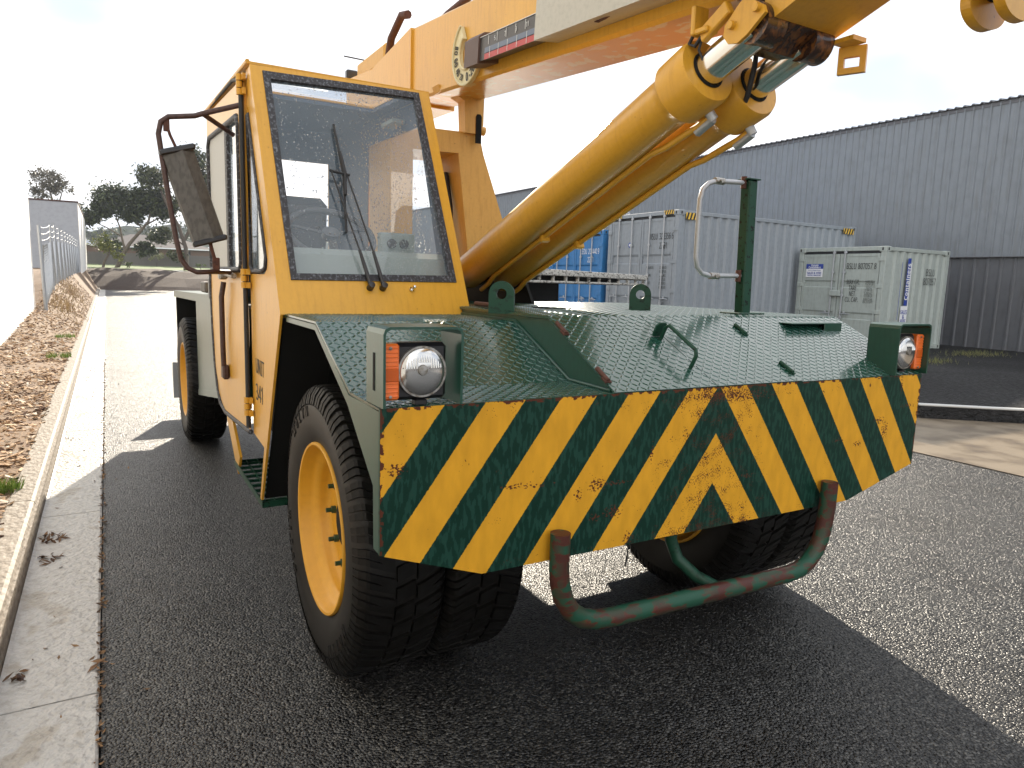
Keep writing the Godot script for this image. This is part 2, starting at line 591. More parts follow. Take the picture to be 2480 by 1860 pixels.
# ---------------------------------------------------------------- sky, sun, camera
func make_sky(to_sun: Vector3) -> Sky:
	var w := 1024
	var h := 512
	var im := Image.create(w, h, false, Image.FORMAT_RGBF)
	var f := FastNoiseLite.new()
	f.noise_type = FastNoiseLite.TYPE_SIMPLEX_SMOOTH
	f.frequency = 1.6
	f.fractal_octaves = 5
	f.seed = 25
	for y in h:
		var el := PI * 0.5 - PI * (y + 0.5) / h
		var sy := sin(el)
		var cy := cos(el)
		for x in w:
			var az := TAU * ((x + 0.5) / w - 0.5)
			var d := Vector3(sin(az) * cy, sy, -cos(az) * cy)
			var e := maxf(sy, 0.0)
			# thin bright cloud over pale blue
			var q := d / (0.35 + e)
			var k := f.get_noise_3d(q.x, q.y * 0.6, q.z)
			var cover := smoothstep(-0.42, 0.18, k)
			var blue := Vector3(0.33, 0.43, 0.62).lerp(Vector3(0.80, 0.87, 0.95), pow(1.0 - e, 2.5))
			var cloud := Vector3(1.02, 1.02, 1.03) * (0.88 + 0.22 * smoothstep(-0.1, 0.5, k))
			var s := blue.lerp(cloud, cover)
			var ang := rad_to_deg(acos(clampf(d.dot(to_sun), -1.0, 1.0)))
			s += Vector3(1.0, 0.96, 0.9) * (1.5 * exp(-ang / 9.0) + 0.45 * exp(-ang / 34.0))
			if sy < 0.0:
				s = Vector3(0.35, 0.34, 0.33)
			im.set_pixel(x, y, Color(s.x, s.y, s.z))
	var pm := PanoramaSkyMaterial.new()
	pm.panorama = ImageTexture.create_from_image(im)
	var sk := Sky.new()
	sk.sky_material = pm
	return sk

func view_and_light() -> void:
	var cam := Camera3D.new()
	cam.name = "camera"
	cam.fov = 57.27
	cam.near = 0.05
	cam.far = 2000.0
	var yaw := deg_to_rad(29.97)
	var pitch := deg_to_rad(8.329)
	var roll := deg_to_rad(1.779)
	var fw := Vector3(sin(yaw) * cos(pitch), -sin(pitch), -cos(yaw) * cos(pitch))
	var rt := Vector3(cos(yaw), 0, sin(yaw))
	var up := rt.cross(fw)
	var r2 := rt * cos(roll) + up * sin(roll)
	var u2 := up * cos(roll) - rt * sin(roll)
	cam.transform = Transform3D(Basis(r2, u2, -fw), Vector3(0, 1.7, 0))
	add_child(cam)
	cam.current = true
	var az := deg_to_rad(20.0)
	var el := deg_to_rad(23.0)
	var to_sun := Vector3(sin(az) * cos(el), sin(el), -cos(az) * cos(el))
	var env := Environment.new()
	env.background_mode = Environment.BG_SKY
	env.sky = make_sky(to_sun)
	env.background_energy_multiplier = 0.72
	env.tonemap_mode = Environment.TONE_MAPPER_LINEAR
	env.tonemap_exposure = 2.2
	env.fog_enabled = true
	env.fog_density = 0.0005
	env.fog_light_color = Color(0.92, 0.95, 1.0)
	env.sdfgi_enabled = true
	env.ssao_enabled = true
	env.ssil_enabled = true
	var we := WorldEnvironment.new()
	we.name = "environment"
	we.environment = env
	add_child(we)
	var sun := DirectionalLight3D.new()
	sun.name = "sun"
	sun.light_energy = 1.6
	sun.light_color = Color(1.0, 0.95, 0.87)
	sun.light_angular_distance = 0.6
	sun.shadow_enabled = true
	add_child(sun)
	sun.look_at_from_position(to_sun * 50.0, Vector3.ZERO, Vector3.UP)

# ---------------------------------------------------------------- the setting
const KERB_JOINTS := [1.6, -0.5, -3.084, -5.574, -8.521, -11.5, -14.5, -17.5, -20.5, -23.5, -26.5, -29.5, -32.5, -35.5, -38.5, -41.5, -44.5, -47.5, -50.5, -53.5, -56.5, -59.5, -62.5, -66.0]

func bed_height(x: float, z: float) -> float:
	var zs := [4.0, -5.0, -15.0, -22.3, -28.0, -35.0, -44.0, -60.0, -70.0]
	var hs := [0.14, 0.17, 0.29, 0.56, 1.0, 1.08, 1.22, 1.35, 1.5]
	var h: float = hs[0]
	for i in zs.size() - 1:
		if z <= zs[i] and z >= zs[i + 1]:
			h = lerpf(hs[i], hs[i + 1], (zs[i] - z) / (zs[i] - zs[i + 1]))
	if z < -70.0:
		h = 1.5
	return lerpf(0.12, h, clampf((-0.62 - x) / 0.8, 0.0, 1.25))

func build_ground() -> void:
	var b := MB.new()
	b.quad(Vector3(-300, -0.03, 60), Vector3(300, -0.03, 60), Vector3(300, -0.03, -600), Vector3(-300, -0.03, -600))
	structure("ground", b, M.earth)
	b = MB.new()
	b.quad(Vector3(-0.092, 0, 14), Vector3(24, 0, 14), Vector3(24, 0, -66), Vector3(-0.092, 0, -66))
	structure("road", b, M.asphalt)
	# gutter slabs and kerb stones
	var g := MB.new()
	g.span(Vector3(-0.47, -0.05, 3), Vector3(-0.094, -0.012, -66))
	var gutter := structure("gutter", g, M.chassis)
	var k := MB.new()
	k.span(Vector3(-0.64, -0.05, 3), Vector3(-0.47, 0.10, -66))
	var kerb := structure("kerb", k, M.kerb_concrete)
	for i in KERB_JOINTS.size() - 1:
		var z0: float = KERB_JOINTS[i] - 0.005
		var z1: float = KERB_JOINTS[i + 1] + 0.005
		var s := MB.new()
		# dished slab, edge rounded
		var pr := [Vector2(-0.455, 0.012), Vector2(-0.44, 0.004), Vector2(-0.11, 0.006), Vector2(-0.1, 0.0), Vector2(-0.1, -0.011), Vector2(-0.455, -0.011)]
		s.prism(pr, Vector3(0, 0, z0), Vector3(1, 0, 0), Vector3(0, 1, 0), z0 - z1)
		obj("slab", s, M.concrete, gutter)
		s = MB.new()
		var kp := [Vector2(-0.456, -0.01), Vector2(-0.462, 0.03), Vector2(-0.478, 0.095), Vector2(-0.492, 0.122), Vector2(-0.51, 0.133), Vector2(-0.63, 0.137), Vector2(-0.645, 0.125), Vector2(-0.645, -0.01)]
		s.prism(kp, Vector3(0, 0, z0), Vector3(1, 0, 0), Vector3(0, 1, 0), z0 - z1)
		obj("kerb_stone", s, M.kerb_concrete, kerb)
	# garden bed
	b = MB.new()
	var xs := [-0.635, -0.9, -1.2, -1.5, -2.2, -9.0]
	for zi in 80:
		var z0 := 4.0 - zi * 1.0
		var z1 := z0 - 1.0
		for i in xs.size() - 1:
			var h := func(x: float, z: float) -> float: return bed_height(maxf(x, -1.6), z) + 0.012 * sin(x * 7.0 + z * 2.3) + 0.012 * sin(z * 5.1 + x)
			var x0: float = xs[i]
			var x1: float = xs[i + 1]
			b.quad(Vector3(x1, h.call(x1, z0), z0), Vector3(x0, h.call(x0, z0), z0), Vector3(x0, h.call(x0, z1), z1), Vector3(x1, h.call(x1, z1), z1))
	structure("garden_bed", b, M.mulch)
	# bark chips
	var chip := MB.new()
	chip.box(Vector3.ZERO, Vector3(0.022, 0.006, 0.06))
	var mm := MultiMesh.new()
	mm.transform_format = MultiMesh.TRANSFORM_3D
	mm.use_colors = true
	mm.mesh = chip.mesh()
	var count := 9000
	mm.instance_count = count
	rng.seed = 5
	for i in count:
		var z := -2.5 - 40.0 * pow(rng.randf(), 2.2)
		var x := -0.62 - rng.randf() * 1.0
		var bs := Basis.from_euler(Vector3(rng.randf_range(-0.5, 0.5), rng.randf() * TAU, rng.randf_range(-0.5, 0.5))).scaled(Vector3.ONE * rng.randf_range(0.5, 1.5))
		mm.set_instance_transform(i, Transform3D(bs, Vector3(x, bed_height(x, z) + 0.012, z)))
		var q := rng.randf()
		var cc := Color(0.32, 0.19, 0.10).lerp(Color(0.52, 0.37, 0.23), q)
		if rng.randf() < 0.12:
			cc = Color(0.6, 0.52, 0.42)
		elif rng.randf() < 0.25:
			cc = Color(0.12, 0.065, 0.04)
		mm.set_instance_color(i, cc)
	var mi := MultiMeshInstance3D.new()
	mi.name = "bark_chips"
	mi.multimesh = mm
	mi.material_override = M.mulch_chip
	add_child(mi)
	tag(mi, "loose brown bark chips covering the garden bed beside the kerb", "mulch")
	stuff(mi)
	# leaf litter in the joint between slab and asphalt
	var lf := MB.new()
	lf.tri(Vector3(-0.012, 0, 0), Vector3(0, 0.004, 0.03), Vector3(0.012, 0, 0))
	lf.tri(Vector3(-0.012, 0, 0), Vector3(0.012, 0, 0), Vector3(0, 0.006, -0.03))
	var lm := MultiMesh.new()
	lm.transform_format = MultiMesh.TRANSFORM_3D
	lm.use_colors = true
	lm.mesh = lf.mesh()
	lm.instance_count = 620
	for i in 620:
		var z := -2.2 - 13.0 * pow(rng.randf(), 1.4)
		var x := -0.096 + rng.randfn() * 0.008
		var y := 0.007
		if i % 14 == 0:
			x = rng.randf_range(-0.43, -0.12)
		if i % 37 == 0:
			x = rng.randf_range(-0.08, 0.1)
		var bs := Basis.from_euler(Vector3(rng.randf_range(-0.6, 0.6), rng.randf() * TAU, rng.randf_range(-0.8, 0.8))).scaled(Vector3.ONE * rng.randf_range(0.25, 0.75))
		lm.set_instance_transform(i, Transform3D(bs, Vector3(x, y, z)))
		lm.set_instance_color(i, Color(0.06, 0.035, 0.02).lerp(Color(0.28, 0.16, 0.07), pow(rng.randf(), 2.0)))
	var li := MultiMeshInstance3D.new()
	li.name = "leaf_litter"
	li.multimesh = lm
	li.material_override = M.leaf_litter
	add_child(li)
	tag(li, "fine dark leaf litter along the joint between gutter and asphalt", "leaf litter")
	stuff(li)
	# clumps of curled leaves on the gutter
	var spots := [[Vector3(-0.36, 0.005, -5.1), "pile of curled brown leaves in gutter just past the slab joint", 26, 0.075], [Vector3(-0.35, 0.005, -4.72), "loose grey and black twigs with leaves beside the leaf pile", 14, 0.07], [Vector3(-0.40, 0.005, -3.36), "single dark curled leaf cluster lying against the kerb face", 12, 0.05], [Vector3(-0.105, 0.005, -3.3), "tan crumpled leaf at edge of asphalt beside gutter", 5, 0.03]]
	for sp in spots:
		var q := MB.new()
		q.tinted = true
		for i in sp[2]:
			var a := rng.randf() * TAU
			var rr: float = sp[3] * sqrt(rng.randf())
			var o := Vector3(cos(a) * rr, 0.002 + 0.012 * rng.randf(), sin(a) * rr * 1.3)
			var bs := Basis.from_euler(Vector3(rng.randf_range(-0.7, 0.7), rng.randf() * TAU, rng.randf_range(-0.7, 0.7)))
			var L := rng.randf_range(0.018, 0.045)
			var W := L * rng.randf_range(0.2, 0.42)
			q.col = Color(0.05, 0.028, 0.02).lerp(Color(0.22, 0.12, 0.055), pow(rng.randf(), 1.6))
			var p0 := o + bs * Vector3(0, 0, -L)
			var p1 := o + bs * Vector3(W, 0.25 * W, 0)
			var p2 := o + bs * Vector3(0, 0, L)
			var p3 := o + bs * Vector3(-W, 0.25 * W, 0)
			for p in 1:
				q.tri(p0, p3, o)
				q.tri(p0, o, p1)
				q.tri(p2, o, p3)
				q.tri(p2, p1, o)
		var node := thing("leaf_clump", sp[1], "leaves", sp[0])
		obj("leaves", q, M.leaf_litter, node)
	# weeds along the bed edge
	for w in [[Vector3(-0.66, 0.13, -5.9), "bright green weed tuft growing behind the kerb near the leaf pile"], [Vector3(-0.75, 0.2, -14.0), "low green weed patch in bark chips by the far kerb"], [Vector3(-0.8, 0.24, -17.5), "small green weed clump on bark in front of fence post"]]:
		var q := MB.new()
		q.tinted = true
		var rad := 0.12 if w[0].z > -10.0 else 0.3
		for i in 150:
			var a := rng.randf() * TAU
			var rr := rad * sqrt(rng.randf())
			var o := Vector3(cos(a) * rr * 0.6, 0, sin(a) * rr)
			var hgt := rng.randf_range(0.04, 0.11)
			var dr := Vector3(rng.randf_range(-0.04, 0.04), hgt, rng.randf_range(-0.04, 0.04))
			q.col = Color(0.07, 0.14, 0.02).lerp(Color(0.2, 0.27, 0.05), rng.randf())
			var side := Vector3(cos(a), 0, sin(a)) * 0.006
			q.tri(o - side, o + side, o + dr)
		stuff(obj("blades", q, M.foliage, thing("weed", w[1], "weed", w[0])))
	# concrete crossover, stepped yard edge
	b = MB.new()
	b.prism([Vector2(7.5, 10), Vector2(7.5, -7.13), Vector2(9.6, -5.47), Vector2(16.2, -0.25), Vector2(20, 10)], Vector3(0, 0.006, 0), Vector3(1, 0, 0), Vector3(0, 0, -1) * -1.0, 0.004)
	structure("driveway", b, M.driveway)
	b = MB.new()
	var e0 := [Vector3(7.25, 0, -60), Vector3(7.25, 0, -7.33), Vector3(9.6, 0, -5.47), Vector3(16.2, 0, -0.25), Vector3(60, 0, -0.25)]
	var e1 := [Vector3(9.6, 0, -60), Vector3(9.6, 0, -8.6), Vector3(11.0, 0, -7.4), Vector3(16.6, 0, -3.0), Vector3(60, 0, -3.0)]
	for i in 4:
		var a: Vector3 = e0[i] + Vector3(0, 0.2, 0)
		var d: Vector3 = e0[i + 1] + Vector3(0, 0.2, 0)
		b.quad(e0[i] - Vector3(0, 0.02, 0), e0[i + 1] - Vector3(0, 0.02, 0), d, a)
		b.quad(a, d, e1[i + 1] + Vector3(0, 0.43, 0), e1[i] + Vector3(0, 0.43, 0))
	b.tri(Vector3(9.6, 0.43, -60), Vector3(9.6, 0.43, -8.6), Vector3(60, 0.43, -60))
	b.tri(Vector3(9.6, 0.43, -8.6), Vector3(11.0, 0.43, -7.4), Vector3(60, 0.43, -60))
	b.tri(Vector3(11.0, 0.43, -7.4), Vector3(16.6, 0.43, -3.0), Vector3(60, 0.43, -60))
	b.tri(Vector3(16.6, 0.43, -3.0), Vector3(60, 0.43, -3.0), Vector3(60, 0.43, -60))
	structure("yard", b, M.yard_gravel)
	b = MB.new()
	for i in [1, 2]:
		var a: Vector3 = e0[i]
		var d: Vector3 = e0[i + 1]
		var s := (d - a).normalized().cross(Vector3.UP) * -1.0
		b.beam(a + Vector3(0, 0.195, 0) + s * 0.03, d + Vector3(0, 0.195, 0) + s * 0.03, 0.09, 0.03, 0.01)
	structure("yard_kerb", b, M.pale_line)
	# weeds at the foot of the warehouse
	for w in [[Vector3(13.2, 0.43, -7.6), 0.9, "thin grass strip in gravel between small container and road"], [Vector3(16.3, 0.43, -8.2), 1.0, "sparse yellow-green grass in gravel by the small container side"], [Vector3(18.0, 0.43, -11.2), 0.7, "grass tuft at foot of warehouse wall behind small container"]]:
		var q := MB.new()
		q.tinted = true
		for i in 260:
			var o := Vector3(rng.randfn() * w[1] * 0.5, 0, rng.randfn() * w[1] * 0.22)
			var dr := Vector3(rng.randf_range(-0.05, 0.05), rng.randf_range(0.03, 0.12), rng.randf_range(-0.05, 0.05))
			q.col = Color(0.12, 0.14, 0.04).lerp(Color(0.24, 0.22, 0.09), rng.randf())
			q.tri(o - Vector3(0.008, 0, 0), o + Vector3(0.008, 0, 0), o + dr)
		stuff(obj("blades", q, M.foliage, thing("grass_tuft", w[2], "grass", w[0])))
	# bank at the end of the road, grass beyond it
	b = MB.new()
	var prof := [Vector2(-65.6, 0.0), Vector2(-66.4, 0.30), Vector2(-69.0, 1.05), Vector2(-71.5, 1.55), Vector2(-74.0, 1.72)]
	for i in prof.size() - 1:
		for j in 30:
			var x0 := -8.0 + j * 2.0
			var x1 := x0 + 2.0
			var w := func(x: float, p: Vector2) -> Vector3: return Vector3(x, p.y + (0.06 * sin(x * 1.7 + p.x) + 0.05 * sin(x * 0.6) if p.y > 0.1 else 0.0), p.x + 0.2 * sin(x * 0.9))
			b.quad(w.call(x0, prof[i]), w.call(x1, prof[i]), w.call(x1, prof[i + 1]), w.call(x0, prof[i + 1]))
	structure("bank", b, M.earth)
	b = MB.new()
	b.quad(Vector3(-60, 1.70, -73.6), Vector3(80, 1.70, -73.6), Vector3(80, 2.15, -90), Vector3(-60, 2.15, -90))
	b.quad(Vector3(-200, 2.15, -90), Vector3(200, 2.15, -90), Vector3(300, 4.0, -300), Vector3(-300, 4.0, -300))
	structure("grass", b, M.grass_ground)
	# far wooded rise
	b = MB.new()
	for j in 60:
		var x0 := -160.0 + j * 8.0
		var x1 := x0 + 8.0
		var hh := func(x: float) -> float: return 17.0 + 3.0 * sin(x * 0.021) + 1.6 * sin(x * 0.09) + 0.9 * sin(x * 0.31)
		b.quad(Vector3(x0, 3, -300), Vector3(x1, 3, -300), Vector3(x1, hh.call(x1), -330), Vector3(x0, hh.call(x0), -330))
	structure("hill", b, M.far_hill)

# ---------------------------------------------------------------- the crane
const CP := Vector3(2.07, 0, -4.5)
const XL := 0.688
const XR := 3.456
const XC := 2.08
const ZB := -1.97
var crane: Node3D

func cr(called: String, b: MB, m: Material, parent: Node3D = null) -> MeshInstance3D:
	var o := obj(called, b, m, parent if parent else crane)
	if parent == null or parent == crane:
		o.position = -CP
	return o

func cpart(called: String) -> Node3D:
	var o := part(called, crane)
	o.position = -CP
	return o

func bumper_texture() -> ImageTexture:
	var w := 1792
	var h := 376
	var im := Image.create(w, h, false, Image.FORMAT_RGB8)
	var f := FastNoiseLite.new()
	f.noise_type = FastNoiseLite.TYPE_SIMPLEX_SMOOTH
	f.fractal_octaves = 4
	f.seed = 4
	f.frequency = 0.1
	var g := FastNoiseLite.new()
	g.noise_type = FastNoiseLite.TYPE_SIMPLEX_SMOOTH
	g.fractal_octaves = 3
	g.seed = 9
	g.frequency = 0.1
	var yel := Color(0.64, 0.32, 0.024)
	var grn := Color(0.004, 0.026, 0.017)
	var pale := Color(0.011, 0.048, 0.035)
	var rst := Color(0.085, 0.026, 0.014)
	# scrapes: x, y, half length, half height
	var scr := [[1.16, 1.02, 0.07, 0.012], [1.50, 0.985, 0.05, 0.03], [1.42, 0.955, 0.02, 0.03], [1.58, 0.98, 0.09, 0.01], [0.74, 1.12, 0.04, 0.03], [1.25, 1.01, 0.08, 0.008], [2.2, 1.27, 0.22, 0.03], [2.02, 1.28, 0.14, 0.018], [2.28, 0.93, 0.06, 0.012], [1.58, 0.87, 0.05, 0.03], [1.50, 0.86, 0.03, 0.02], [1.66, 0.76, 0.03, 0.035], [3.15, 1.1, 0.05, 0.02], [3.2, 1.05, 0.03, 0.05], [3.0, 1.0, 0.04, 0.015], [2.85, 1.03, 0.05, 0.01], [3.36, 1.16, 0.07, 0.012], [1.75, 1.08, 0.012, 0.05], [3.30, 1.26, 0.01, 0.06], [2.72, 1.26, 0.012, 0.012], [3.05, 1.27, 0.014, 0.014]]
	for py in h:
		var y := 1.312 - 0.58 * (py + 0.5) / h
		for px in w:
			var x := XL + (XR - XL) * (px + 0.5) / w
			var k := 0.735 * (1.312 - y)
			var wob := 0.0016 * f.get_noise_2d(x * 900.0, y * 900.0)
			var d := (XC - (x + k)) if x < XC else ((x - k) - XC)
			var isy := fposmod(d - 0.007 + wob, 0.294) < 0.150
			var c: Color
			if isy:
				var q := f.get_noise_2d(x * 160.0, y * 60.0)
				c = yel * (0.94 + 0.14 * q)
			else:
				var q := f.get_noise_2d(x * 480.0, y * 130.0)
				c = grn.lerp(pale, smoothstep(0.0, 0.16, q))
			# rust pitting, thickest about the middle
			var dm := absf(x - XC)
			var amount := 0.60 - 0.36 * exp(-dm * dm / 0.09)
			if y > 1.26:
				amount -= 0.10
			if y < 0.745 + 0.02:
				amount -= 0.16
			var s := g.get_noise_2d(x * 1500.0, y * 1100.0) * 0.62 + 0.45 * f.get_noise_2d(x * 120.0 + 50.0, y * 120.0)
			if s > amount:
				c = rst * (0.8 + 0.5 * g.get_noise_2d(x * 400.0, y * 400.0))
			for e in scr:
				var ex: float = (x - e[0]) / e[2]
				var ey: float = (y - e[1]) / e[3]
				if absf(ex) < 1.0 and absf(ey) < 1.0:
					var n := g.get_noise_2d(x * 620.0, y * 900.0 + e[0] * 99.0)
					if n > 0.02 + 0.5 * (ex * ex + ey * ey):
						c = rst
			# edge wear
			var ed := minf(minf(x - XL, XR - x), 1.312 - y)
			if ed < 0.012 and f.get_noise_2d(x * 300.0 + 9.0, y * 300.0) > -0.15 + ed * 40.0:
				c = rst
			im.set_pixel(px, py, c.linear_to_srgb())
	return ImageTexture.create_from_image(im)

# raised bars of a tread plate inside a convex outline; plane: o + u*x + v*y with outward normal nn
func tread(called: String, o: Vector3, u: Vector3, v: Vector3, outline: Array, parent: Node3D, m: Material) -> void:
	var nn := u.cross(v).normalized()
	var b := MB.new()
	var pitch := 0.0255
	var lo := Vector2(1e9, 1e9)
	var hi := -lo
	var poly := PackedVector2Array()
	for p in outline:
		poly.append(p)
		lo = lo.min(p)
		hi = hi.max(p)
	var i0 := int(floor(lo.x / pitch))
	var i1 := int(ceil(hi.x / pitch))
	var j0 := int(floor(lo.y / pitch))
	var j1 := int(ceil(hi.y / pitch))
	for i in range(i0, i1 + 1):
		for j in range(j0, j1 + 1):
			var q := Vector2(i + 0.5, j + 0.5) * pitch
			if not Geometry2D.is_point_in_polygon(q, poly):
				continue
			var s := 1.0 if posmod(i + j, 2) == 0 else -1.0
			var a := (u + v * s) * 0.70711
			var w := nn.cross(a)
			var c := o + u * q.x + v * q.y
			var A := c - a * 0.0155
			var B := c + a * 0.0155
			var P := c - a * 0.0095 + nn * 0.0022
			var Q := c + a * 0.0095 + nn * 0.0022
			var w1 := w * 0.005
			var L0 := c - a * 0.0095 + w1
			var L1 := c + a * 0.0095 + w1
			var R0 := c - a * 0.0095 - w1
			var R1 := c + a * 0.0095 - w1
			b.quad(P, Q, L1, L0)
			b.quad(R0, R1, Q, P)
			b.tri(A, P, L0)
			b.tri(A, R0, P)
			b.tri(B, L1, Q)
			b.tri(B, Q, R1)
	stuff(obj(called, b, m, parent))

# a flat plate of thickness d with tread on top; corners counter-clockwise seen from above
func deck(called: String, pts: Array, thick: float, m: Material, mlug: Material, bump := true) -> MeshInstance3D:
	var b := MB.new()
	var o: Vector3 = pts[0]
	var u: Vector3 = (pts[1] - pts[0]).normalized()
	var nn: Vector3 = u.cross(pts[2] - pts[0]).normalized()
	var v := nn.cross(u)
	var poly := []
	for p in pts:
		poly.append(Vector2((p - o).dot(u), (p - o).dot(v)))
	b.prism(poly, o, u, v, thick)
	var plate := cr(called, b, m)
	if bump:
		tread("tread_bars", o, u, v, poly, plate, mlug)
	return plate

var tyre_mesh: ArrayMesh
var tread_mesh: ArrayMesh
var rim_mesh: ArrayMesh
var hub_mesh: ArrayMesh
var nut_mesh: ArrayMesh

# radius on a 14.00 tyre drawing to the wider rim and lower sidewall of this one
func rmap(r: float) -> float:
	return r * 1.051 if r < 0.354 else 0.372 + (r - 0.354) * 0.723

# wheel pieces about the origin, axis along x, the outer face towards -x
func make_wheel_meshes() -> void:
	var b := MB.new()
	var pr := [Vector2(0.352, -0.150), Vector2(0.372, -0.160), Vector2(0.40, -0.166), Vector2(0.45, -0.177), Vector2(0.50, -0.182), Vector2(0.508, -0.178), Vector2(0.56, -0.180), Vector2(0.605, -0.174), Vector2(0.645, -0.160), Vector2(0.668, -0.142), Vector2(0.674, -0.12), Vector2(0.678, 0.0), Vector2(0.674, 0.12), Vector2(0.668, 0.142), Vector2(0.645, 0.160), Vector2(0.605, 0.174), Vector2(0.55, 0.181), Vector2(0.45, 0.177), Vector2(0.37, 0.16), Vector2(0.345, 0.15)]
	pr.reverse()
	for i in pr.size():
		pr[i] = Vector2(rmap(pr[i].x), -pr[i].y)
	pr.reverse()
	# walking towards +x with outside on the right hand side needs rising height
	var up := []
	for p in pr:
		up.append(p)
	if up[0].y > up[-1].y:
		up.reverse()
	b.lathe(up, Vector3.ZERO, Vector3(1, 0, 0), 72, 40.0)
	tyre_mesh = b.mesh()
	# tread: forked shoulder bars and skewed middle blocks
	b = MB.new()
	var N := 46
	for i in N:
		for side in [-1.0, 1.0]:
			var c0: float = TAU * (i + (0.5 if side > 0 else 0.0)) / N
			var pitch := TAU / N
			for rib in 2:
				var st := []
				# stations: (radius, x, start, end) in parts of the pitch
				var a0 := -0.34 if rib == 0 else 0.07
				var a1 := -0.05 if rib == 0 else 0.36
				for s in [[0.585, -0.181, 0.75], [0.640, -0.172, 0.9], [0.682, -0.152, 1.0], [0.693, -0.140, 1.0], [0.6955, -0.085, 1.0], [0.6965, -0.045, 1.0]]:
					var skew: float = -0.5 * clampf((s[1] + 0.15) / 0.1, 0.0, 1.0)
					var in0: float = a0 if (rib == 0 or s[1] < -0.1) else -0.06
					st.append([rmap(s[0]), s[1] * -side * -1.0 * (1.0 if side < 0 else -1.0), (in0 + skew) * pitch, (a1 + skew) * pitch, s[2]])
				var rows := []
				for s in st:
					var xx: float = s[1] if side < 0 else -s[1]
					xx = absf(s[1]) * side
					var r: float = s[0]
					var lo := 0.022 if s[4] > 0.95 else 0.009
					var row := []
					for q in [s[2], s[3]]:
						var an: float = c0 + q
						var d := Vector3(0, sin(an), cos(an))
						row.append(Vector3(xx, 0, 0) + d * r)
						row.append(Vector3(xx * 0.985, 0, 0) + d * (r - lo))
					rows.append(row)
				for k in rows.size() - 1:
					var A: Array = rows[k]
					var B: Array = rows[k + 1]
					if side < 0:
						b.quad(A[0], B[0], B[2], A[2])
						b.quad(A[1], B[1], B[0], A[0])
						b.quad(A[2], B[2], B[3], A[3])
					else:
						b.quad(A[2], B[2], B[0], A[0])
						b.quad(A[0], B[0], B[1], A[1])
						b.quad(A[3], B[3], B[2], A[2])
				var E: Array = rows[-1]
				b.quad(E[0], E[1], E[3], E[2])
				b.quad(E[2], E[3], E[1], E[0])
		var cm := TAU * (i + 0.25) / N
		var pm := TAU / N
		var pts := []
		for q in [[-0.036, -0.55], [-0.036, 0.12], [0.036, 0.4], [0.036, -0.27]]:
			var an: float = cm + q[1] * pm
			pts.append([q[0], Vector3(0, sin(an), cos(an))])
		var T := []
		var U := []
		for p in pts:
			T.append(Vector3(p[0], 0, 0) + p[1] * rmap(0.697))
			U.append(Vector3(p[0], 0, 0) + p[1] * rmap(0.674))
		b.quad(T[0], T[3], T[2], T[1])
		for k in 4:
			var l := (k + 1) % 4
			b.quad(U[k], T[k], T[l], U[l])
	tread_mesh = b.mesh()
	b = MB.new()
	# rim: rolled lip, step and deep dish (outer face is at -x)
	var rp := [Vector2(0.351, -0.148), Vector2(0.354, -0.160), Vector2(0.349, -0.168), Vector2(0.340, -0.166), Vector2(0.333, -0.150), Vector2(0.327, -0.120), Vector2(0.312, -0.100), Vector2(0.294, -0.092), Vector2(0.288, -0.075), Vector2(0.286, -0.055), Vector2(0.277, -0.038), Vector2(0.25, -0.030), Vector2(0.14, -0.030), Vector2(0.118, -0.032), Vector2(0.115, -0.040)]
	rp.reverse()
	var rq := []
	for p in rp:
		rq.append(Vector2(rmap(p.x), -p.y))
	b.lathe(rq, Vector3.ZERO, Vector3(-1, 0, 0), 64, 50.0)
	# back of the barrel
	b.lathe([Vector2(0.36, -0.02), Vector2(0.32, 0.0), Vector2(0.315, 0.10), Vector2(0.36, 0.15), Vector2(0.372, 0.16)], Vector3.ZERO, Vector3(1, 0, 0), 48, 50.0)
	rim_mesh = b.mesh()
	b = MB.new()
	b.lathe([Vector2(0.116, -0.06), Vector2(0.116, 0.04), Vector2(0.10, 0.06), Vector2(0.06, 0.07), Vector2(0.0, 0.07)], Vector3.ZERO, Vector3(-1, 0, 0), 32, 30.0)
	hub_mesh = b.mesh()
	b = MB.new()
	b.lathe([Vector2(0.018, -0.01), Vector2(0.018, 0.02), Vector2(0.011, 0.022), Vector2(0.011, 0.045), Vector2(0.0, 0.046)], Vector3.ZERO, Vector3(-1, 0, 0), 6, 10.0)
	nut_mesh = b.mesh()

func wheel(at: Vector3, turn: float, grow: float, spin: float, with_text: bool) -> void:
	var w := part("wheel", crane)
	w.transform = Transform3D(Basis(Vector3.UP, turn) * Basis(Vector3.RIGHT, spin) * Basis.from_scale(Vector3.ONE * grow), at - CP)
	var ty := put("tyre", tyre_mesh, M.sidewall, w, Transform3D())
	put("tread_blocks", tread_mesh, M.rubber, w, Transform3D())
	put("rim", rim_mesh, M.rim_paint, w, Transform3D())
	put("hub", hub_mesh, M.chassis, w, Transform3D())
	for i in 10:
		var a := TAU * i / 10.0
		put("wheel_nut", nut_mesh, M.green_paint, w, Transform3D(Basis.IDENTITY, Vector3(-0.03, sin(a) * 0.215, cos(a) * 0.215)))
	if with_text:
		for e in [["NYLON", 0.25], ["MILER", 1.75], ["NYLON", 3.6]]:
			for i in e[0].length():
				var a: float = e[1] + i * 0.135
				var d := Vector3(0, cos(a), -sin(a))
				# letters stand with their feet towards the hub, read along the rim
				var rd := Vector3(0, -sin(a), -cos(a)) * -1.0
				var bs := Basis(rd, d, rd.cross(d))
				var tx := lettering(e[0][i], w, d * 0.505 + Vector3(-0.1815, 0, 0), bs, 0.045, M.sidewall, 0.9, "Droid Sans", true, 0.006)
				tx.name = "sidewall_letter"

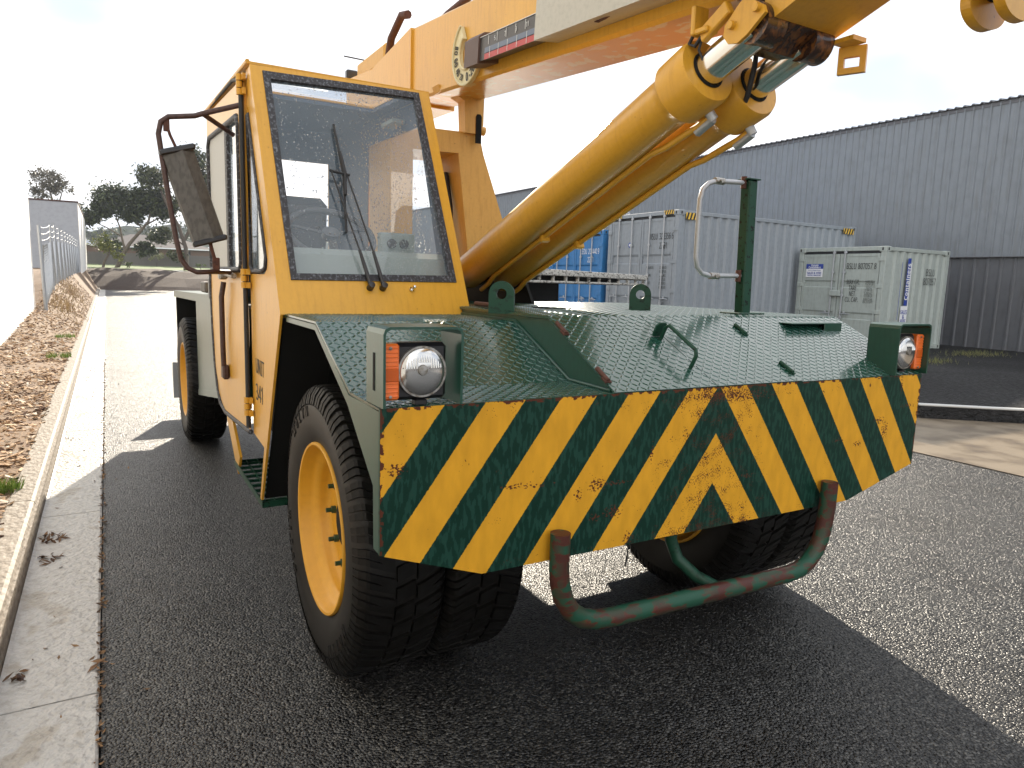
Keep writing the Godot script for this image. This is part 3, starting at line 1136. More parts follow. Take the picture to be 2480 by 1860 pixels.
func crane_front() -> void:
	var b := MB.new()
	var pl := [Vector2(XL, 1.312), Vector2(XL, 0.855), Vector2(1.042, 0.732), Vector2(2.964, 0.732), Vector2(XR, 0.860), Vector2(XR, 1.312)]
	var uv := func(p: Vector3) -> Vector2: return Vector2((p.x - XL) / (XR - XL), (1.312 - p.y) / 0.58)
	var fan := [[5, 0, 1], [5, 1, 2], [5, 2, 3], [5, 3, 4]]
	for t in fan:
		var P := []
		for i in 3:
			P.append(Vector3(pl[t[i]].x, pl[t[i]].y, ZB))
		b.tri(P[0], P[1], P[2])
		var s := b.t.size()
		b.t[s - 3] = uv.call(P[0])
		b.t[s - 2] = uv.call(P[2])
		b.t[s - 1] = uv.call(P[1])
	var bm := mat("bumper_paint", Color.WHITE, 0.42)
	bm.albedo_texture = bumper_texture()
	bm.metallic_specular = 0.28
	bm.texture_repeat = false
	var face := cr("bumper", b, bm)
	face.set_meta("label", "green bumper plate with yellow chevron stripes and rust")
	b = MB.new()
	b.prism(pl, Vector3(0, 0, ZB - 0.002), Vector3(1, 0, 0), Vector3(0, 1, 0), 0.012)
	obj("bumper_plate", b, M.rusty_green, face)
	# side returns of the bumper and wheel arch skirts
	for x in [XL, XR - 0.008]:
		b = MB.new()
		b.prism([Vector2(-1.983, 1.305), Vector2(-1.983, 0.858), Vector2(-2.03, 0.858), Vector2(-2.035, 1.06), Vector2(-2.30, 1.27), Vector2(-2.725, 1.49), Vector2(-3.22, 1.49), Vector2(-3.22, 1.515), Vector2(-2.71, 1.515), Vector2(-2.285, 1.305)], Vector3(x, 0, 0), Vector3(0, 0, 1), Vector3(0, 1, 0), 0.008)
		cr("fender_skirt", b, M.green_paint)
	# decks on the cab side: top, slope, shelf
	deck("deck_plate", [Vector3(XL, 1.523, -2.715), Vector3(1.57, 1.523, -2.715), Vector3(1.57, 1.523, -3.30), Vector3(XL, 1.523, -3.30)], 0.012, M.tread_plate_green, M.tread_plate_green)
	deck("deck_plate", [Vector3(XL, 1.318, -2.27), Vector3(1.57, 1.318, -2.27), Vector3(1.57, 1.523, -2.712), Vector3(XL, 1.523, -2.712)], 0.012, M.tread_plate_green, M.tread_plate_green)
	deck("deck_plate", [Vector3(XL, 1.312, -1.984), Vector3(1.57, 1.312, -1.984), Vector3(1.57, 1.318, -2.267), Vector3(XL, 1.318, -2.267)], 0.010, M.tread_plate_green, M.tread_plate_green)
	# bonnet wall between the cab side deck and the bonnet
	b = MB.new()
	b.prism([Vector2(-1.984, 1.30), Vector2(-2.267, 1.30), Vector2(-2.71, 1.50), Vector2(-4.2, 1.50), Vector2(-4.2, 1.556), Vector2(-2.43, 1.556), Vector2(-1.984, 1.316)], Vector3(1.572, 0, 0), Vector3(0, 0, 1), Vector3(0, 1, 0), 0.010)
	cr("bonnet_wall", b, M.green_paint)
	# weld bead along the foot of the wall
	b = MB.new()
	b.tube([Vector3(1.567, 1.318, -2.0), Vector3(1.567, 1.322, -2.266), Vector3(1.567, 1.526, -2.71), Vector3(1.567, 1.528, -3.28)], 0.007, 6)
	cr("weld_bead", b, M.green_paint)
	# bonnet lids: two, and the fixed deck beyond them
	var y0 := 1.317
	var y1 := 1.563
	var za := -1.968
	var zc := -2.432
	deck("bonnet_lid", [Vector3(1.562, y0, za), Vector3(2.066, y0, za), Vector3(2.048, y1, zc), Vector3(1.562, y1, zc)], 0.008, M.tread_plate_green, M.tread_plate_green)
	deck("bonnet_lid", [Vector3(2.071, y0, za), Vector3(2.566, y0, za), Vector3(2.566, y1, zc), Vector3(2.053, y1, zc)], 0.008, M.tread_plate_green, M.tread_plate_green)
	deck("deck_plate", [Vector3(2.571, y0 - 0.004, za), Vector3(XR - 0.01, y0 - 0.004, za), Vector3(XR - 0.05, y1 - 0.004, zc), Vector3(2.571, y1 - 0.004, zc)], 0.010, M.tread_plate_green, M.tread_plate_green)
	deck("deck_plate", [Vector3(1.562, y1, zc - 0.003), Vector3(3.40, y1, zc - 0.003), Vector3(3.40, y1, -4.2), Vector3(1.562, y1, -4.2)], 0.012, M.tread_plate_green, M.tread_plate_green)
	# slot with grating in the top deck
	b = MB.new()
	b.span(Vector3(1.95, 1.5635, -3.10), Vector3(2.14, 1.5690, -3.20), 0.002)
	cr("deck_hatch", b, M.chassis)
	# hinge pins along the lids
	var sl := Vector3(0, (y1 - y0), zc - za).normalized()
	var nrm := Vector3(1, 0, 0).cross(sl).normalized()
	for q in [[1.566, 0.10], [1.566, 0.42], [2.556, 0.09], [2.556, 0.40]]:
		var o := Vector3(q[0], y0, za) + sl * (q[1] as float)
		b = MB.new()
		b.tube([o + nrm * 0.008 - sl * 0.04, o + nrm * 0.008 + sl * 0.04], 0.009, 8)
		b.box(o + nrm * 0.004 - sl * 0.03, Vector3(0.03, 0.006, 0.03), 0.0, Basis(Vector3(1, 0, 0), nrm, Vector3(1, 0, 0).cross(nrm)))
		cr("hinge", b, M.rust if q[0] < 2.0 else M.rusty_green)
	# lift handle on the bonnet
	var ha := Vector3(2.025, 1.478, -2.265)
	var hb := Vector3(2.025, 1.378, -2.078)
	b = MB.new()
	b.tube([ha, ha + nrm * 0.055, ha + nrm * 0.075 - sl * 0.015, hb + nrm * 0.075 + sl * 0.015, hb + nrm * 0.055, hb], 0.0085, 8)
	b.prism([Vector2(-0.03, 0), Vector2(0.03, 0), Vector2(0.03, 0.05), Vector2(0.015, 0.065), Vector2(-0.015, 0.065), Vector2(-0.03, 0.05)], ha + sl * 0.02, Vector3(1, 0, 0), nrm, 0.008)
	cr("bonnet_handle", b, M.rusty_green)
	# lifting lugs with holes
	for q in [[Vector3(1.545, 1.556, -2.80), 0.95, M.rusty_green], [Vector3(2.535, 1.563, -3.02), 1.0, M.rusty_green]]:
		b = MB.new()
		var outer := []
		var inner := []
		for i in 24:
			var a := TAU * i / 24.0
			var p := Vector2(cos(a), sin(a)) * 0.058
			if p.y < 0:
				p = Vector2(0.058 * signf(p.x) if absf(p.x) > 0.03 else p.x * 1.9, -0.09) if a > PI * 1.15 and a < PI * 1.85 else Vector2(0.058 * signf(p.x), p.y)
			outer.append(p)
			inner.append(Vector2(cos(a), sin(a)) * 0.024)
		var an := deg_to_rad(-38.0)
		b.ring(outer, inner, q[0] + Vector3(0, 0.085, 0), Vector3(cos(an), 0, -sin(an)), Vector3(0, 1, 0), 0.03)
		cr("lifting_lug", b, q[2])
	# rusty cable laid on the deck behind the lug
	b = MB.new()
	b.tube([Vector3(1.64, 1.580, -3.24), Vector3(1.60, 1.582, -3.0), Vector3(1.565, 1.580, -2.84)], 0.012, 8)
	cr("wire_rope", b, M.rust)
	# hand rail post
	b = MB.new()
	b.beam(Vector3(2.935, 1.563, -2.66), Vector3(2.915, 2.252, -2.66), 0.062, 0.062, 0.006, Vector3(0, 0, 1))
	b.span(Vector3(2.87, 2.252, -2.70), Vector3(2.955, 2.258, -2.62))
	var post := cr("rail_post", b, M.rusty_green)
	b = MB.new()
	b.span(Vector3(2.84, 1.563, -2.73), Vector3(3.03, 1.573, -2.59), 0.003)
	obj("foot_plate", b, M.rusty_green, post)
	b = MB.new()
	b.tube([Vector3(2.89, 2.238, -2.66), Vector3(2.68, 2.228, -2.66), Vector3(2.63, 2.212, -2.66), Vector3(2.592, 2.18, -2.66), Vector3(2.578, 2.13, -2.66), Vector3(2.576, 1.99, -2.66), Vector3(2.578, 1.85, -2.66), Vector3(2.59, 1.80, -2.66), Vector3(2.625, 1.768, -2.66), Vector3(2.68, 1.757, -2.66), Vector3(2.905, 1.764, -2.66)], 0.0125, 10)
	obj("hand_rail", b, M.galvanised, post)
	for p in [Vector3(2.70, 2.229, -2.66), Vector3(2.71, 1.757, -2.66)]:
		b = MB.new()
		b.lathe([Vector2(0.0, -0.03), Vector2(0.017, -0.03), Vector2(0.017, 0.03), Vector2(0.0, 0.03)], p, Vector3(1, 0, 0), 10, 20.0)
		b.lathe([Vector2(0.0, -0.018), Vector2(0.01, -0.018), Vector2(0.01, 0.024), Vector2(0.0, 0.024)], p, Vector3(0, 0, 1), 6, 20.0)
		obj("rail_clamp", b, M.steel, post)
	for p in [Vector3(2.875, 2.238, -2.66), Vector3(2.885, 1.763, -2.66)]:
		b = MB.new()
		b.lathe([Vector2(0.0, -0.03), Vector2(0.015, -0.03), Vector2(0.015, 0.03), Vector2(0.0, 0.03)], p, Vector3(0, 1, 0), 8, 20.0)
		obj("clamp_bolt", b, M.rust, post)
	# bent bracket on the far deck
	b = MB.new()
	b.span(Vector3(2.90, 1.532, -2.52), Vector3(3.285, 1.538, -2.31), 0.002)
	b.span(Vector3(3.15, 1.42, -2.316), Vector3(3.285, 1.537, -2.31), 0.002)
	cr("intake_cover", b, M.green_paint)

	# lamp guards and lamps
	for q in [[XL, 1.0], [3.196, -1.0]]:
		var x0: float = q[0]
		var x1 := x0 + 0.258
		b = MB.new()
		var t := 0.008
		var out := [Vector2(x0, 1.316), Vector2(x0, 1.535), Vector2(x0 + 0.006, 1.550), Vector2(x0 + 0.022, 1.557), Vector2(x1 - 0.022, 1.557), Vector2(x1 - 0.006, 1.550), Vector2(x1, 1.535), Vector2(x1, 1.316)]
		var inn := [Vector2(x0 + t, 1.316), Vector2(x0 + t, 1.533), Vector2(x0 + t + 0.004, 1.543), Vector2(x0 + t + 0.016, 1.549), Vector2(x1 - t - 0.016, 1.549), Vector2(x1 - t - 0.004, 1.543), Vector2(x1 - t, 1.533), Vector2(x1 - t, 1.316)]
		var poly := []
		for p in out:
			poly.append(p)
		inn.reverse()
		for p in inn:
			poly.append(p)
		b.prism(poly, Vector3(0, 0, -1.945), Vector3(1, 0, 0), Vector3(0, 1, 0), 0.155)
		var gd := cr("lamp_guard", b, M.green_paint)
		b = MB.new()
		if x0 < 1.0:
			b.span(Vector3(x0 - 0.0015, 1.36, -2.035), Vector3(x0 + 0.001, 1.475, -2.018))
			obj("slot", b, M.chassis, gd)
		var xc := (x0 + 0.137) if q[1] > 0 else (x1 - 0.137)
		var lamp := cpart("headlight")
		b = MB.new()
		b.box(Vector3(xc, 1.418, -2.02), Vector3(0.172, 0.176, 0.06), 0.012)
		obj("bezel", b, M.black_plastic, lamp)
		b = MB.new()
		b.tube([Vector3(xc, 1.418, -1.990), Vector3(xc, 1.418, -1.978)], 0.079, 40)
		obj("lamp_ring", b, M.steel, lamp)
		b = MB.new()
		var dome := []
		for i in 8:
			var a := deg_to_rad(90.0) * i / 7.0
			dome.append(Vector2(0.073 * cos(a), 0.016 * sin(a)))
		b.lathe(dome, Vector3(xc, 1.418, -1.978), Vector3(0, 0, 1), 40, 30.0)
		# flutes of the lens
		for i in 17:
			var fx := -0.064 + i * 0.008
			var hh := sqrt(maxf(0.068 * 0.068 - fx * fx, 0.0))
			var zz := -1.978 + 0.016 * sqrt(maxf(1.0 - (fx / 0.073) * (fx / 0.073), 0.0)) - 0.002
			b.tube([Vector3(xc + fx, 1.418 + hh * 0.95, zz - 0.010), Vector3(xc + fx, 1.418 + hh * 0.6, zz - 0.002), Vector3(xc + fx, 1.418 + (0.012 if absf(fx) > 0.02 else 0.03), zz + 0.0008)], 0.0032, 6)
		obj("lens", b, M.reflector, lamp)
		b = MB.new()
		b.lathe([Vector2(0.0, 0.0), Vector2(0.017, 0.0), Vector2(0.015, 0.006), Vector2(0.0, 0.008)], Vector3(xc - 0.006, 1.425, -1.963), Vector3(0, 0, 1), 20, 30.0)
		obj("bulb_shield", b, M.steel, lamp)
		var xi := (x0 + 0.009) if q[1] > 0 else (x1 - 0.061)
		var ind := cpart("indicator")
		b = MB.new()
		b.span(Vector3(xi, 1.335, -2.03), Vector3(xi + 0.052, 1.505, -1.972), 0.006)
		obj("amber_lens", b, M.amber, ind)
		b = MB.new()
		b.span(Vector3(xi + 0.004, 1.392, -1.973), Vector3(xi + 0.048, 1.432, -1.9685), 0.002)
		obj("amber_lens", b, M.amber_dark, ind)
		for i in 12:
			b = MB.new()
			var yy := 1.345 + i * 0.0132
			if yy > 1.385 and yy < 1.437:
				continue
			b.span(Vector3(xi + 0.004, yy, -1.973), Vector3(xi + 0.048, yy + 0.005, -1.9695), 0.0015)
			obj("lens_rib", b, M.amber, ind)
		for yy in [1.346, 1.492]:
			b = MB.new()
			b.lathe([Vector2(0.0055, 0.0), Vector2(0.005, 0.003), Vector2(0.0, 0.004)], Vector3(xi + 0.022, yy, -1.9700), Vector3(0, 0, 1), 10)
			obj("screw", b, M.steel, ind)
		b = MB.new()
		b.span(Vector3(xc - 0.02, 1.312, -2.02), Vector3(xc + 0.02, 1.332, -1.985), 0.004)
		obj("lamp_foot", b, M.black_plastic, lamp)

	# push bar under the bumper
	var zb := -1.925
	b = MB.new()
	var path := [Vector3(1.322, 0.845, zb), Vector3(1.322, 0.72, zb), Vector3(1.328, 0.66, zb), Vector3(1.345, 0.60, zb), Vector3(1.38, 0.545, zb), Vector3(1.43, 0.508, zb), Vector3(1.50, 0.488, zb), Vector3(1.58, 0.482, zb), Vector3(2.52, 0.468, zb), Vector3(2.60, 0.475, zb), Vector3(2.66, 0.50, zb), Vector3(2.705, 0.545, zb), Vector3(2.735, 0.60, zb), Vector3(2.752, 0.67, zb), Vector3(2.76, 0.75, zb), Vector3(2.763, 0.858, zb)]
	b.tube(path, 0.036, 16)
	var bar := cr("push_bar", b, M.rusty_bar)
	bar.set_meta("label", "bent green tube under the bumper, red rust along its front")
	b = MB.new()
	b.tube([Vector3(2.02, 0.745, -2.12), Vector3(2.02, 0.64, -2.12), Vector3(2.045, 0.56, -2.10), Vector3(2.09, 0.50, -2.03), Vector3(2.13, 0.475, -1.95)], 0.026, 12)
	obj("stay", b, M.rusty_green, bar)
	b = MB.new()
	b.tube([Vector3(1.30, 0.55, -2.6), Vector3(1.5, 0.50, -2.55), Vector3(1.66, 0.50, -2.5), Vector3(1.76, 0.58, -2.5), Vector3(1.78, 0.75, -2.5)], 0.014, 8)
	cr("hose", b, M.black_rubber)
	b = MB.new()
	b.tube([Vector3(2.30, 0.70, -2.70), Vector3(2.28, 0.46, -2.68), Vector3(2.20, 0.30, -2.62)], 0.004, 5)
	cr("hanging_wire", b, M.black_rubber)
	# chassis, axles
	b = MB.new()
	b.span(Vector3(1.46, 0.76, -2.02), Vector3(2.69, 1.30, -3.3), 0.01)
	b.span(Vector3(1.30, 1.02, -3.3), Vector3(2.80, 1.46, -6.6), 0.01)
	b.span(Vector3(1.30, 0.70, -6.6), Vector3(2.80, 1.46, -9.2), 0.01)
	cr("chassis", b, M.chassis)
	b = MB.new()
	b.span(Vector3(1.45, 0.32, -3.60), Vector3(2.69, 1.02, -3.66), 0.01)
	cr("unseen_sun_block", b, M.chassis)  # unseen plate, added to keep sun off the ground ahead
	b = MB.new()
	b.span(Vector3(2.66, 0.30, -3.67), Vector3(3.44, 1.54, -3.71), 0.008)
	cr("added_sun_plate", b, M.chassis)  # second plate out of view, added to stop sun passing the far wheels
	b = MB.new()
	b.tube([Vector3(0.98, 0.62, -2.93), Vector3(3.16, 0.62, -2.93)], 0.11, 16)
	b.lathe([Vector2(0.0, -0.2), Vector2(0.15, -0.18), Vector2(0.22, 0.0), Vector2(0.15, 0.18), Vector2(0.0, 0.2)], Vector3(1.66, 0.60, -2.93), Vector3(0, 0, 1), 20, 60.0)
	b.tube([Vector3(0.9, 0.64, -7.65), Vector3(3.25, 0.64, -7.65)], 0.11, 16)
	cr("axle", b, M.chassis)
	b = MB.new()
	b.lathe([Vector2(0.0, 0.0), Vector2(0.17, 0.0), Vector2(0.19, 0.03), Vector2(0.19, 0.12), Vector2(0.0, 0.12)], Vector3(2.78, 0.62, -2.93), Vector3(-1, 0, 0), 28, 30.0)
	cr("brake_drum", b, M.mirror_back)
	make_wheel_meshes()
	wheel(Vector3(0.913, 0.62, -2.93), 0.0, 1.0, 0.0, true)
	wheel(Vector3(1.268, 0.62, -2.93), PI, 1.0, 0.3, false)
	wheel(Vector3(3.231, 0.62, -2.93), PI, 1.0, 0.1, false)
	wheel(Vector3(2.876, 0.62, -2.93), 0.0, 1.0, 0.2, false)
	wheel(Vector3(0.80, 0.62, -7.72), 0.0, 1.0, 0.5, false)
	wheel(Vector3(3.34, 0.62, -7.72), PI, 1.0, 0.2, false)
	# rear of the machine
	b = MB.new()
	b.prism([Vector2(-5.47, 0.78), Vector2(-6.92, 0.585), Vector2(-6.92, 1.46), Vector2(-5.47, 1.49)], Vector3(0.69, 0, 0), Vector3(0, 0, 1) * 1.0, Vector3(0, 1, 0), 0.6)
	var tank := cr("tank", b, M.green_paint)
	b = MB.new()
	b.prism([Vector2(-5.47, 0.78), Vector2(-6.925, 0.583), Vector2(-6.925, 0.635), Vector2(-5.47, 0.83)], Vector3(0.686, 0, 0), Vector3(0, 0, 1), Vector3(0, 1, 0), 0.003)
	obj("seam", b, M.green_paint, tank)
	deck("tray", [Vector3(0.68, 1.53, -5.47), Vector3(1.60, 1.53, -5.47), Vector3(1.60, 1.47, -9.15), Vector3(0.68, 1.47, -9.15)], 0.07, M.green_paint, M.green_paint, false)
	b = MB.new()
	b.span(Vector3(0.95, 0.55, -6.93), Vector3(1.3, 1.40, -6.98))
	b.span(Vector3(1.25, 0.4, -6.98), Vector3(1.3, 1.40, -9.15))
	b.span(Vector3(0.70, 0.8, -9.10), Vector3(1.3, 1.40, -9.15))
	cr("wheel_arch", b, M.chassis)
	b = MB.new()
	b.span(Vector3(0.64, 0.19, -9.2), Vector3(1.1, 0.62, -9.22))
	cr("mud_flap", b, M.galvanised)
	b = MB.new()
	b.span(Vector3(1.3, 0.75, -9.2), Vector3(2.85, 1.75, -10.0), 0.05)
	cr("counterweight", b, M.green_paint)
	deck("tray", [Vector3(2.55, 1.51, -6.9), Vector3(3.44, 1.51, -6.9), Vector3(3.44, 1.47, -9.15), Vector3(2.55, 1.47, -9.15)], 0.07, M.green_paint, M.green_paint, false)
	b = MB.new()
	b.span(Vector3(0.66, 1.535, -6.25), Vector3(0.80, 1.62, -5.95), 0.01)
	cr("work_lamp", b, M.mirror_back)
	b = MB.new()
	b.span(Vector3(0.64, 1.50, -5.58), Vector3(0.72, 1.66, -5.50), 0.01)
	cr("latch_box", b, M.black_plastic)

func crane_cab() -> void:
	var b := MB.new()
	var sy := Vector3(0, 1, -0.4915)  # direction up the raked front, one unit of height
	var fo := Vector3(0, 1.52, -3.25)
	var f := func(x: float, y: float) -> Vector2: return Vector2(x, y - 1.52)
	var X := Vector3(1, 0, 0)
	# front frame
	b.ring([f.call(0.672, 1.52), f.call(1.618, 1.522), f.call(1.618, 2.732), f.call(0.662, 2.72)], [f.call(0.734, 1.674), f.call(1.569, 1.683), f.call(1.555, 2.716), f.call(0.720, 2.694)], fo, X, sy, 0.04)
	var cab := cr("cab_front", b, M.yellow_paint)
	b = MB.new()
	b.ring([f.call(0.734, 1.674), f.call(1.569, 1.683), f.call(1.555, 2.716), f.call(0.720, 2.694)], [f.call(0.763, 1.703), f.call(1.534, 1.715), f.call(1.520, 2.682), f.call(0.755, 2.655)], fo + Vector3(0, 0.002, 0.006), X, sy, 0.03)
	obj("windscreen_seal", b, M.old_seal, cab)
	b = MB.new()
	var g := func(x: float, y: float, off := 0.0) -> Vector3: return fo + X * x + sy * (y - 1.52) + Vector3(0, 0.44, 0.9).normalized() * off
	b.quad(g.call(0.75, 1.69, -0.008), g.call(1.55, 1.70, -0.008), g.call(1.54, 2.70, -0.008), g.call(0.74, 2.68, -0.008))
	obj("windscreen", b, M.glass, cab)
	# rain drops on the glass
	var dr := MB.new()
	dr.lathe([Vector2(1.0, 0.0), Vector2(0.8, 0.45), Vector2(0.4, 0.7), Vector2(0.0, 0.75)], Vector3.ZERO, Vector3(0, 0, 1), 8, 60.0)
	var mm := MultiMesh.new()
	mm.transform_format = MultiMesh.TRANSFORM_3D
	mm.mesh = dr.mesh()
	mm.instance_count = 2600
	rng.seed = 77
	var gn := Vector3(0, 0.44, 0.9).normalized()
	var gb := Basis(X, gn.cross(X), gn)
	for i in 2600:
		var x := rng.randf_range(0.77, 1.52)
		if rng.randf() < 0.45:
			x = lerpf(x, 1.40, 0.65)
		var y := rng.randf_range(1.72, 2.66)
		var r := rng.randf_range(0.001, 0.0034)
		mm.set_instance_transform(i, Transform3D(gb * Basis.from_scale(Vector3(r, r * rng.randf_range(1.0, 2.2), r)), g.call(x, y, -0.0078)))
	var mi := MultiMeshInstance3D.new()
	mi.name = "rain_drops"
	mi.multimesh = mm
	mi.material_override = M.droplet
	cab.add_child(mi)
	stuff(mi)
	# wipers
	var wp := cpart("wiper")
	for q in [[Vector2(1.102, 1.645), Vector2(0.985, 2.19)], [Vector2(1.166, 1.645), Vector2(1.062, 2.175)]]:
		b = MB.new()
		var p0: Vector3 = g.call(q[0].x, q[0].y, 0.02)
		var p1: Vector3 = g.call(q[1].x, q[1].y, 0.035)
		b.tube([p0, p0.lerp(p1, 0.30) + gn * 0.012], 0.012, 8, true, false, 0.008)
		b.tube([p0.lerp(p1, 0.29) + gn * 0.012, p1], 0.0048, 6)
		b.lathe([Vector2(0.0, -0.02), Vector2(0.017, -0.02), Vector2(0.015, 0.022), Vector2(0.0, 0.026)], p0, gn, 12, 40.0)
		obj("wiper_arm", b, M.black_plastic, wp)
	b = MB.new()
	b.tube([g.call(0.975, 2.195, 0.035), g.call(1.075, 2.18, 0.035)], 0.007, 6)
	b.tube([g.call(1.045, 2.30, 0.03), g.call(1.052, 2.19, 0.04), g.call(1.04, 2.08, 0.03)], 0.008, 6)
	b.tube([g.call(1.040, 2.455, 0.01), g.call(1.048, 2.19, 0.022), g.call(1.024, 1.905, 0.01)], 0.0065, 6)
	obj("wiper_blade", b, M.black_rubber, wp)
	b = MB.new()
	b.lathe([Vector2(0.0, 0.0), Vector2(0.014, 0.0), Vector2(0.014, 0.008), Vector2(0.008, 0.01), Vector2(0.008, 0.03), Vector2(0.004, 0.034), Vector2(0.0, 0.036)], g.call(1.315, 1.64, 0.0), (gn + Vector3(0.5, 0.4, 0)).normalized(), 10, 30.0)
	cr("washer_nozzle", b, M.chrome)
	# near side: front quarter panel with its strut to the step
	var NX := Vector3(0, 0, 1)
	var Y := Vector3(0, 1, 0)
	var xs := 0.668
	b = MB.new()
	b.prism([Vector2(-3.25, 1.52), Vector2(-3.80, 0.50), Vector2(-3.835, 0.50), Vector2(-3.69, 0.812), Vector2(-3.985, 0.83), Vector2(-3.985, 1.695), Vector2(-3.335, 1.695)], Vector3(xs, 0, 0), NX, Y, 0.012)
	var side := cr("cab_side", b, M.yellow_paint)
	b = MB.new()
	b.prism([Vector2(-3.335, 1.695), Vector2(-3.845, 2.72), Vector2(-3.985, 2.725), Vector2(-3.985, 2.55), Vector2(-3.93, 2.53), Vector2(-3.515, 1.76), Vector2(-3.53, 1.72), Vector2(-3.60, 1.695)], Vector3(xs, 0, 0), NX, Y, 0.012)
	b.span(Vector3(xs, 1.70, -3.985), Vector3(xs + 0.012, 2.55, -3.965))
	obj("pillar", b, M.yellow_paint, side)
	b = MB.new()
	b.tube([Vector3(xs - 0.002, 2.50, -3.955), Vector3(xs - 0.002, 2.50, -3.925), Vector3(xs - 0.002, 1.78, -3.535), Vector3(xs - 0.002, 1.725, -3.56), Vector3(xs - 0.002, 1.71, -3.65), Vector3(xs - 0.002, 1.71, -3.90), Vector3(xs - 0.002, 1.74, -3.955)], 0.011, 6, false, true)
	obj("window_seal", b, M.old_seal, side)
	b = MB.new()
	b.prism([Vector2(-3.93, 2.51), Vector2(-3.525, 1.76), Vector2(-3.56, 1.705), Vector2(-3.965, 1.705), Vector2(-3.965, 2.51)], Vector3(xs + 0.004, 0, 0), NX, Y, 0.002)
	obj("quarter_window", b, M.glass, side)
	# inner lining of the quarter panel so that the arch is closed
	b = MB.new()
	b.prism([Vector2(-3.27, 1.50), Vector2(-3.80, 0.52), Vector2(-5.35, 0.70), Vector2(-5.45, 1.50)], Vector3(0.93, 0, 0), NX, Y, 0.01)
	b.quad(Vector3(0.69, 1.50, -3.27), Vector3(0.69, 0.5, -3.82), Vector3(1.6, 0.5, -3.82), Vector3(1.6, 1.50, -3.27))
	cr("arch_liner", b, M.chassis)
	# step
	b = MB.new()
	b.prism([Vector2(-3.80, 0.455), Vector2(-4.75, 0.455), Vector2(-4.75, 0.49), Vector2(-3.80, 0.49)], Vector3(0.672, 0, 0), NX, Y, 0.006)
	for i in 3:
		b.span(Vector3(0.74 + i * 0.07, 0.47, -4.74), Vector3(0.746 + i * 0.07, 0.488, -3.81))
	for i in 9:
		b.span(Vector3(0.678, 0.468, -4.70 + i * 0.105), Vector3(0.90, 0.484, -4.685 + i * 0.105))
	b.span(Vector3(0.895, 0.455, -4.75), Vector3(0.901, 0.49, -3.80))
	b.span(Vector3(0.678, 0.455, -3.806), Vector3(0.895, 0.489, -3.80))
	b.span(Vector3(0.678, 0.455, -4.75), Vector3(0.895, 0.489, -4.744))
	cr("step", b, M.rusty_green)
	b = MB.new()
	b.beam(Vector3(0.684, 0.78, -5.02), Vector3(0.684, 0.49, -4.60), 0.16, 0.016, 0.0, Vector3(1, 0, 0))
	cr("step_strut", b, M.yellow_paint)
	# door
	var xd := 0.655
	b = MB.new()
	# lower skin, slightly pillowed
	var rows := 9
	var cols := 9
	var gridp := []
	for i in rows + 1:
		var tt := float(i) / rows
		var row := []
		for j in cols + 1:
			var ss := float(j) / cols
			var zf := -4.0
			var zr := lerpf(-5.26, -5.50, minf(tt * 4.0, 1.0))
			var yb := lerpf(0.835, 0.765, ss) + (0.10 * smoothstep(0.8, 1.0, ss))
			var y := lerpf(yb, 1.70, tt)
			var z := lerpf(zf, zr, ss)
			var bulge := 0.014 * sin(PI * ss) * sin(PI * clampf(tt * 1.1, 0, 1)) + 0.006 * sin(ss * 9.0 + 1.0) * sin(tt * 7.0)
			row.append(Vector3(xd - bulge, y, z))
		gridp.append(row)
	var nrm := []
	for i in rows + 1:
		var row := []
		for j in cols + 1:
			var du: Vector3 = gridp[i][mini(j + 1, cols)] - gridp[i][maxi(j - 1, 0)]
			var dv: Vector3 = gridp[mini(i + 1, rows)][j] - gridp[maxi(i - 1, 0)][j]
			var k := dv.cross(du).normalized()
			row.append(k if k.x < 0 else -k)
		nrm.append(row)
	for i in rows:
		for j in cols:
			b.quadn(gridp[i][j + 1], gridp[i][j], gridp[i + 1][j], gridp[i + 1][j + 1], nrm[i][j + 1], nrm[i][j], nrm[i + 1][j], nrm[i + 1][j + 1])
	var door := cr("door", b, M.yellow_paint)
	b = MB.new()
	b.ring([Vector2(-5.50, 1.70), Vector2(-4.0, 1.70), Vector2(-4.0, 2.69), Vector2(-5.50, 2.77)], [Vector2(-5.44, 1.72), Vector2(-4.17, 1.72), Vector2(-4.17, 2.545), Vector2(-5.44, 2.60)], Vector3(xd, 0, 0), NX, Y, 0.02)
	obj("window_frame", b, M.yellow_paint, door)
	b = MB.new()
	b.tube([Vector3(xd, 1.76, -5.44), Vector3(xd, 1.72, -5.41), Vector3(xd, 1.715, -4.22), Vector3(xd, 1.75, -4.17), Vector3(xd, 2.49, -4.17), Vector3(xd, 2.54, -4.22), Vector3(xd, 2.60, -5.37), Vector3(xd, 2.55, -5.44)], 0.016, 6, false, true)
	b.span(Vector3(xd - 0.006, 1.72, -4.66), Vector3(xd + 0.02, 2.56, -4.58), 0.004)
	obj("window_seal", b, M.old_seal, door)
	b = MB.new()
	b.prism([Vector2(-5.44, 1.72), Vector2(-4.64, 1.72), Vector2(-4.64, 2.565), Vector2(-5.44, 2.60)], Vector3(xd + 0.006, 0, 0), NX, Y, 0.002)
	obj("frosted_window", b, M.frosted_pane, door)
	b = MB.new()
	b.prism([Vector2(-4.60, 1.72), Vector2(-4.17, 1.72), Vector2(-4.17, 2.545), Vector2(-4.60, 2.562)], Vector3(xd + 0.012, 0, 0), NX, Y, 0.002)
	obj("sliding_window", b, M.glass, door)
	b = MB.new()
	b.tube([Vector3(xd, 0.832, -4.0), Vector3(xd, 0.80, -4.5), Vector3(xd, 0.775, -4.95), Vector3(xd, 0.80, -5.18), Vector3(xd, 0.88, -5.29), Vector3(xd, 1.05, -5.40), Vector3(xd, 1.3, -5.47), Vector3(xd, 1.69, -5.51)], 0.014, 8)
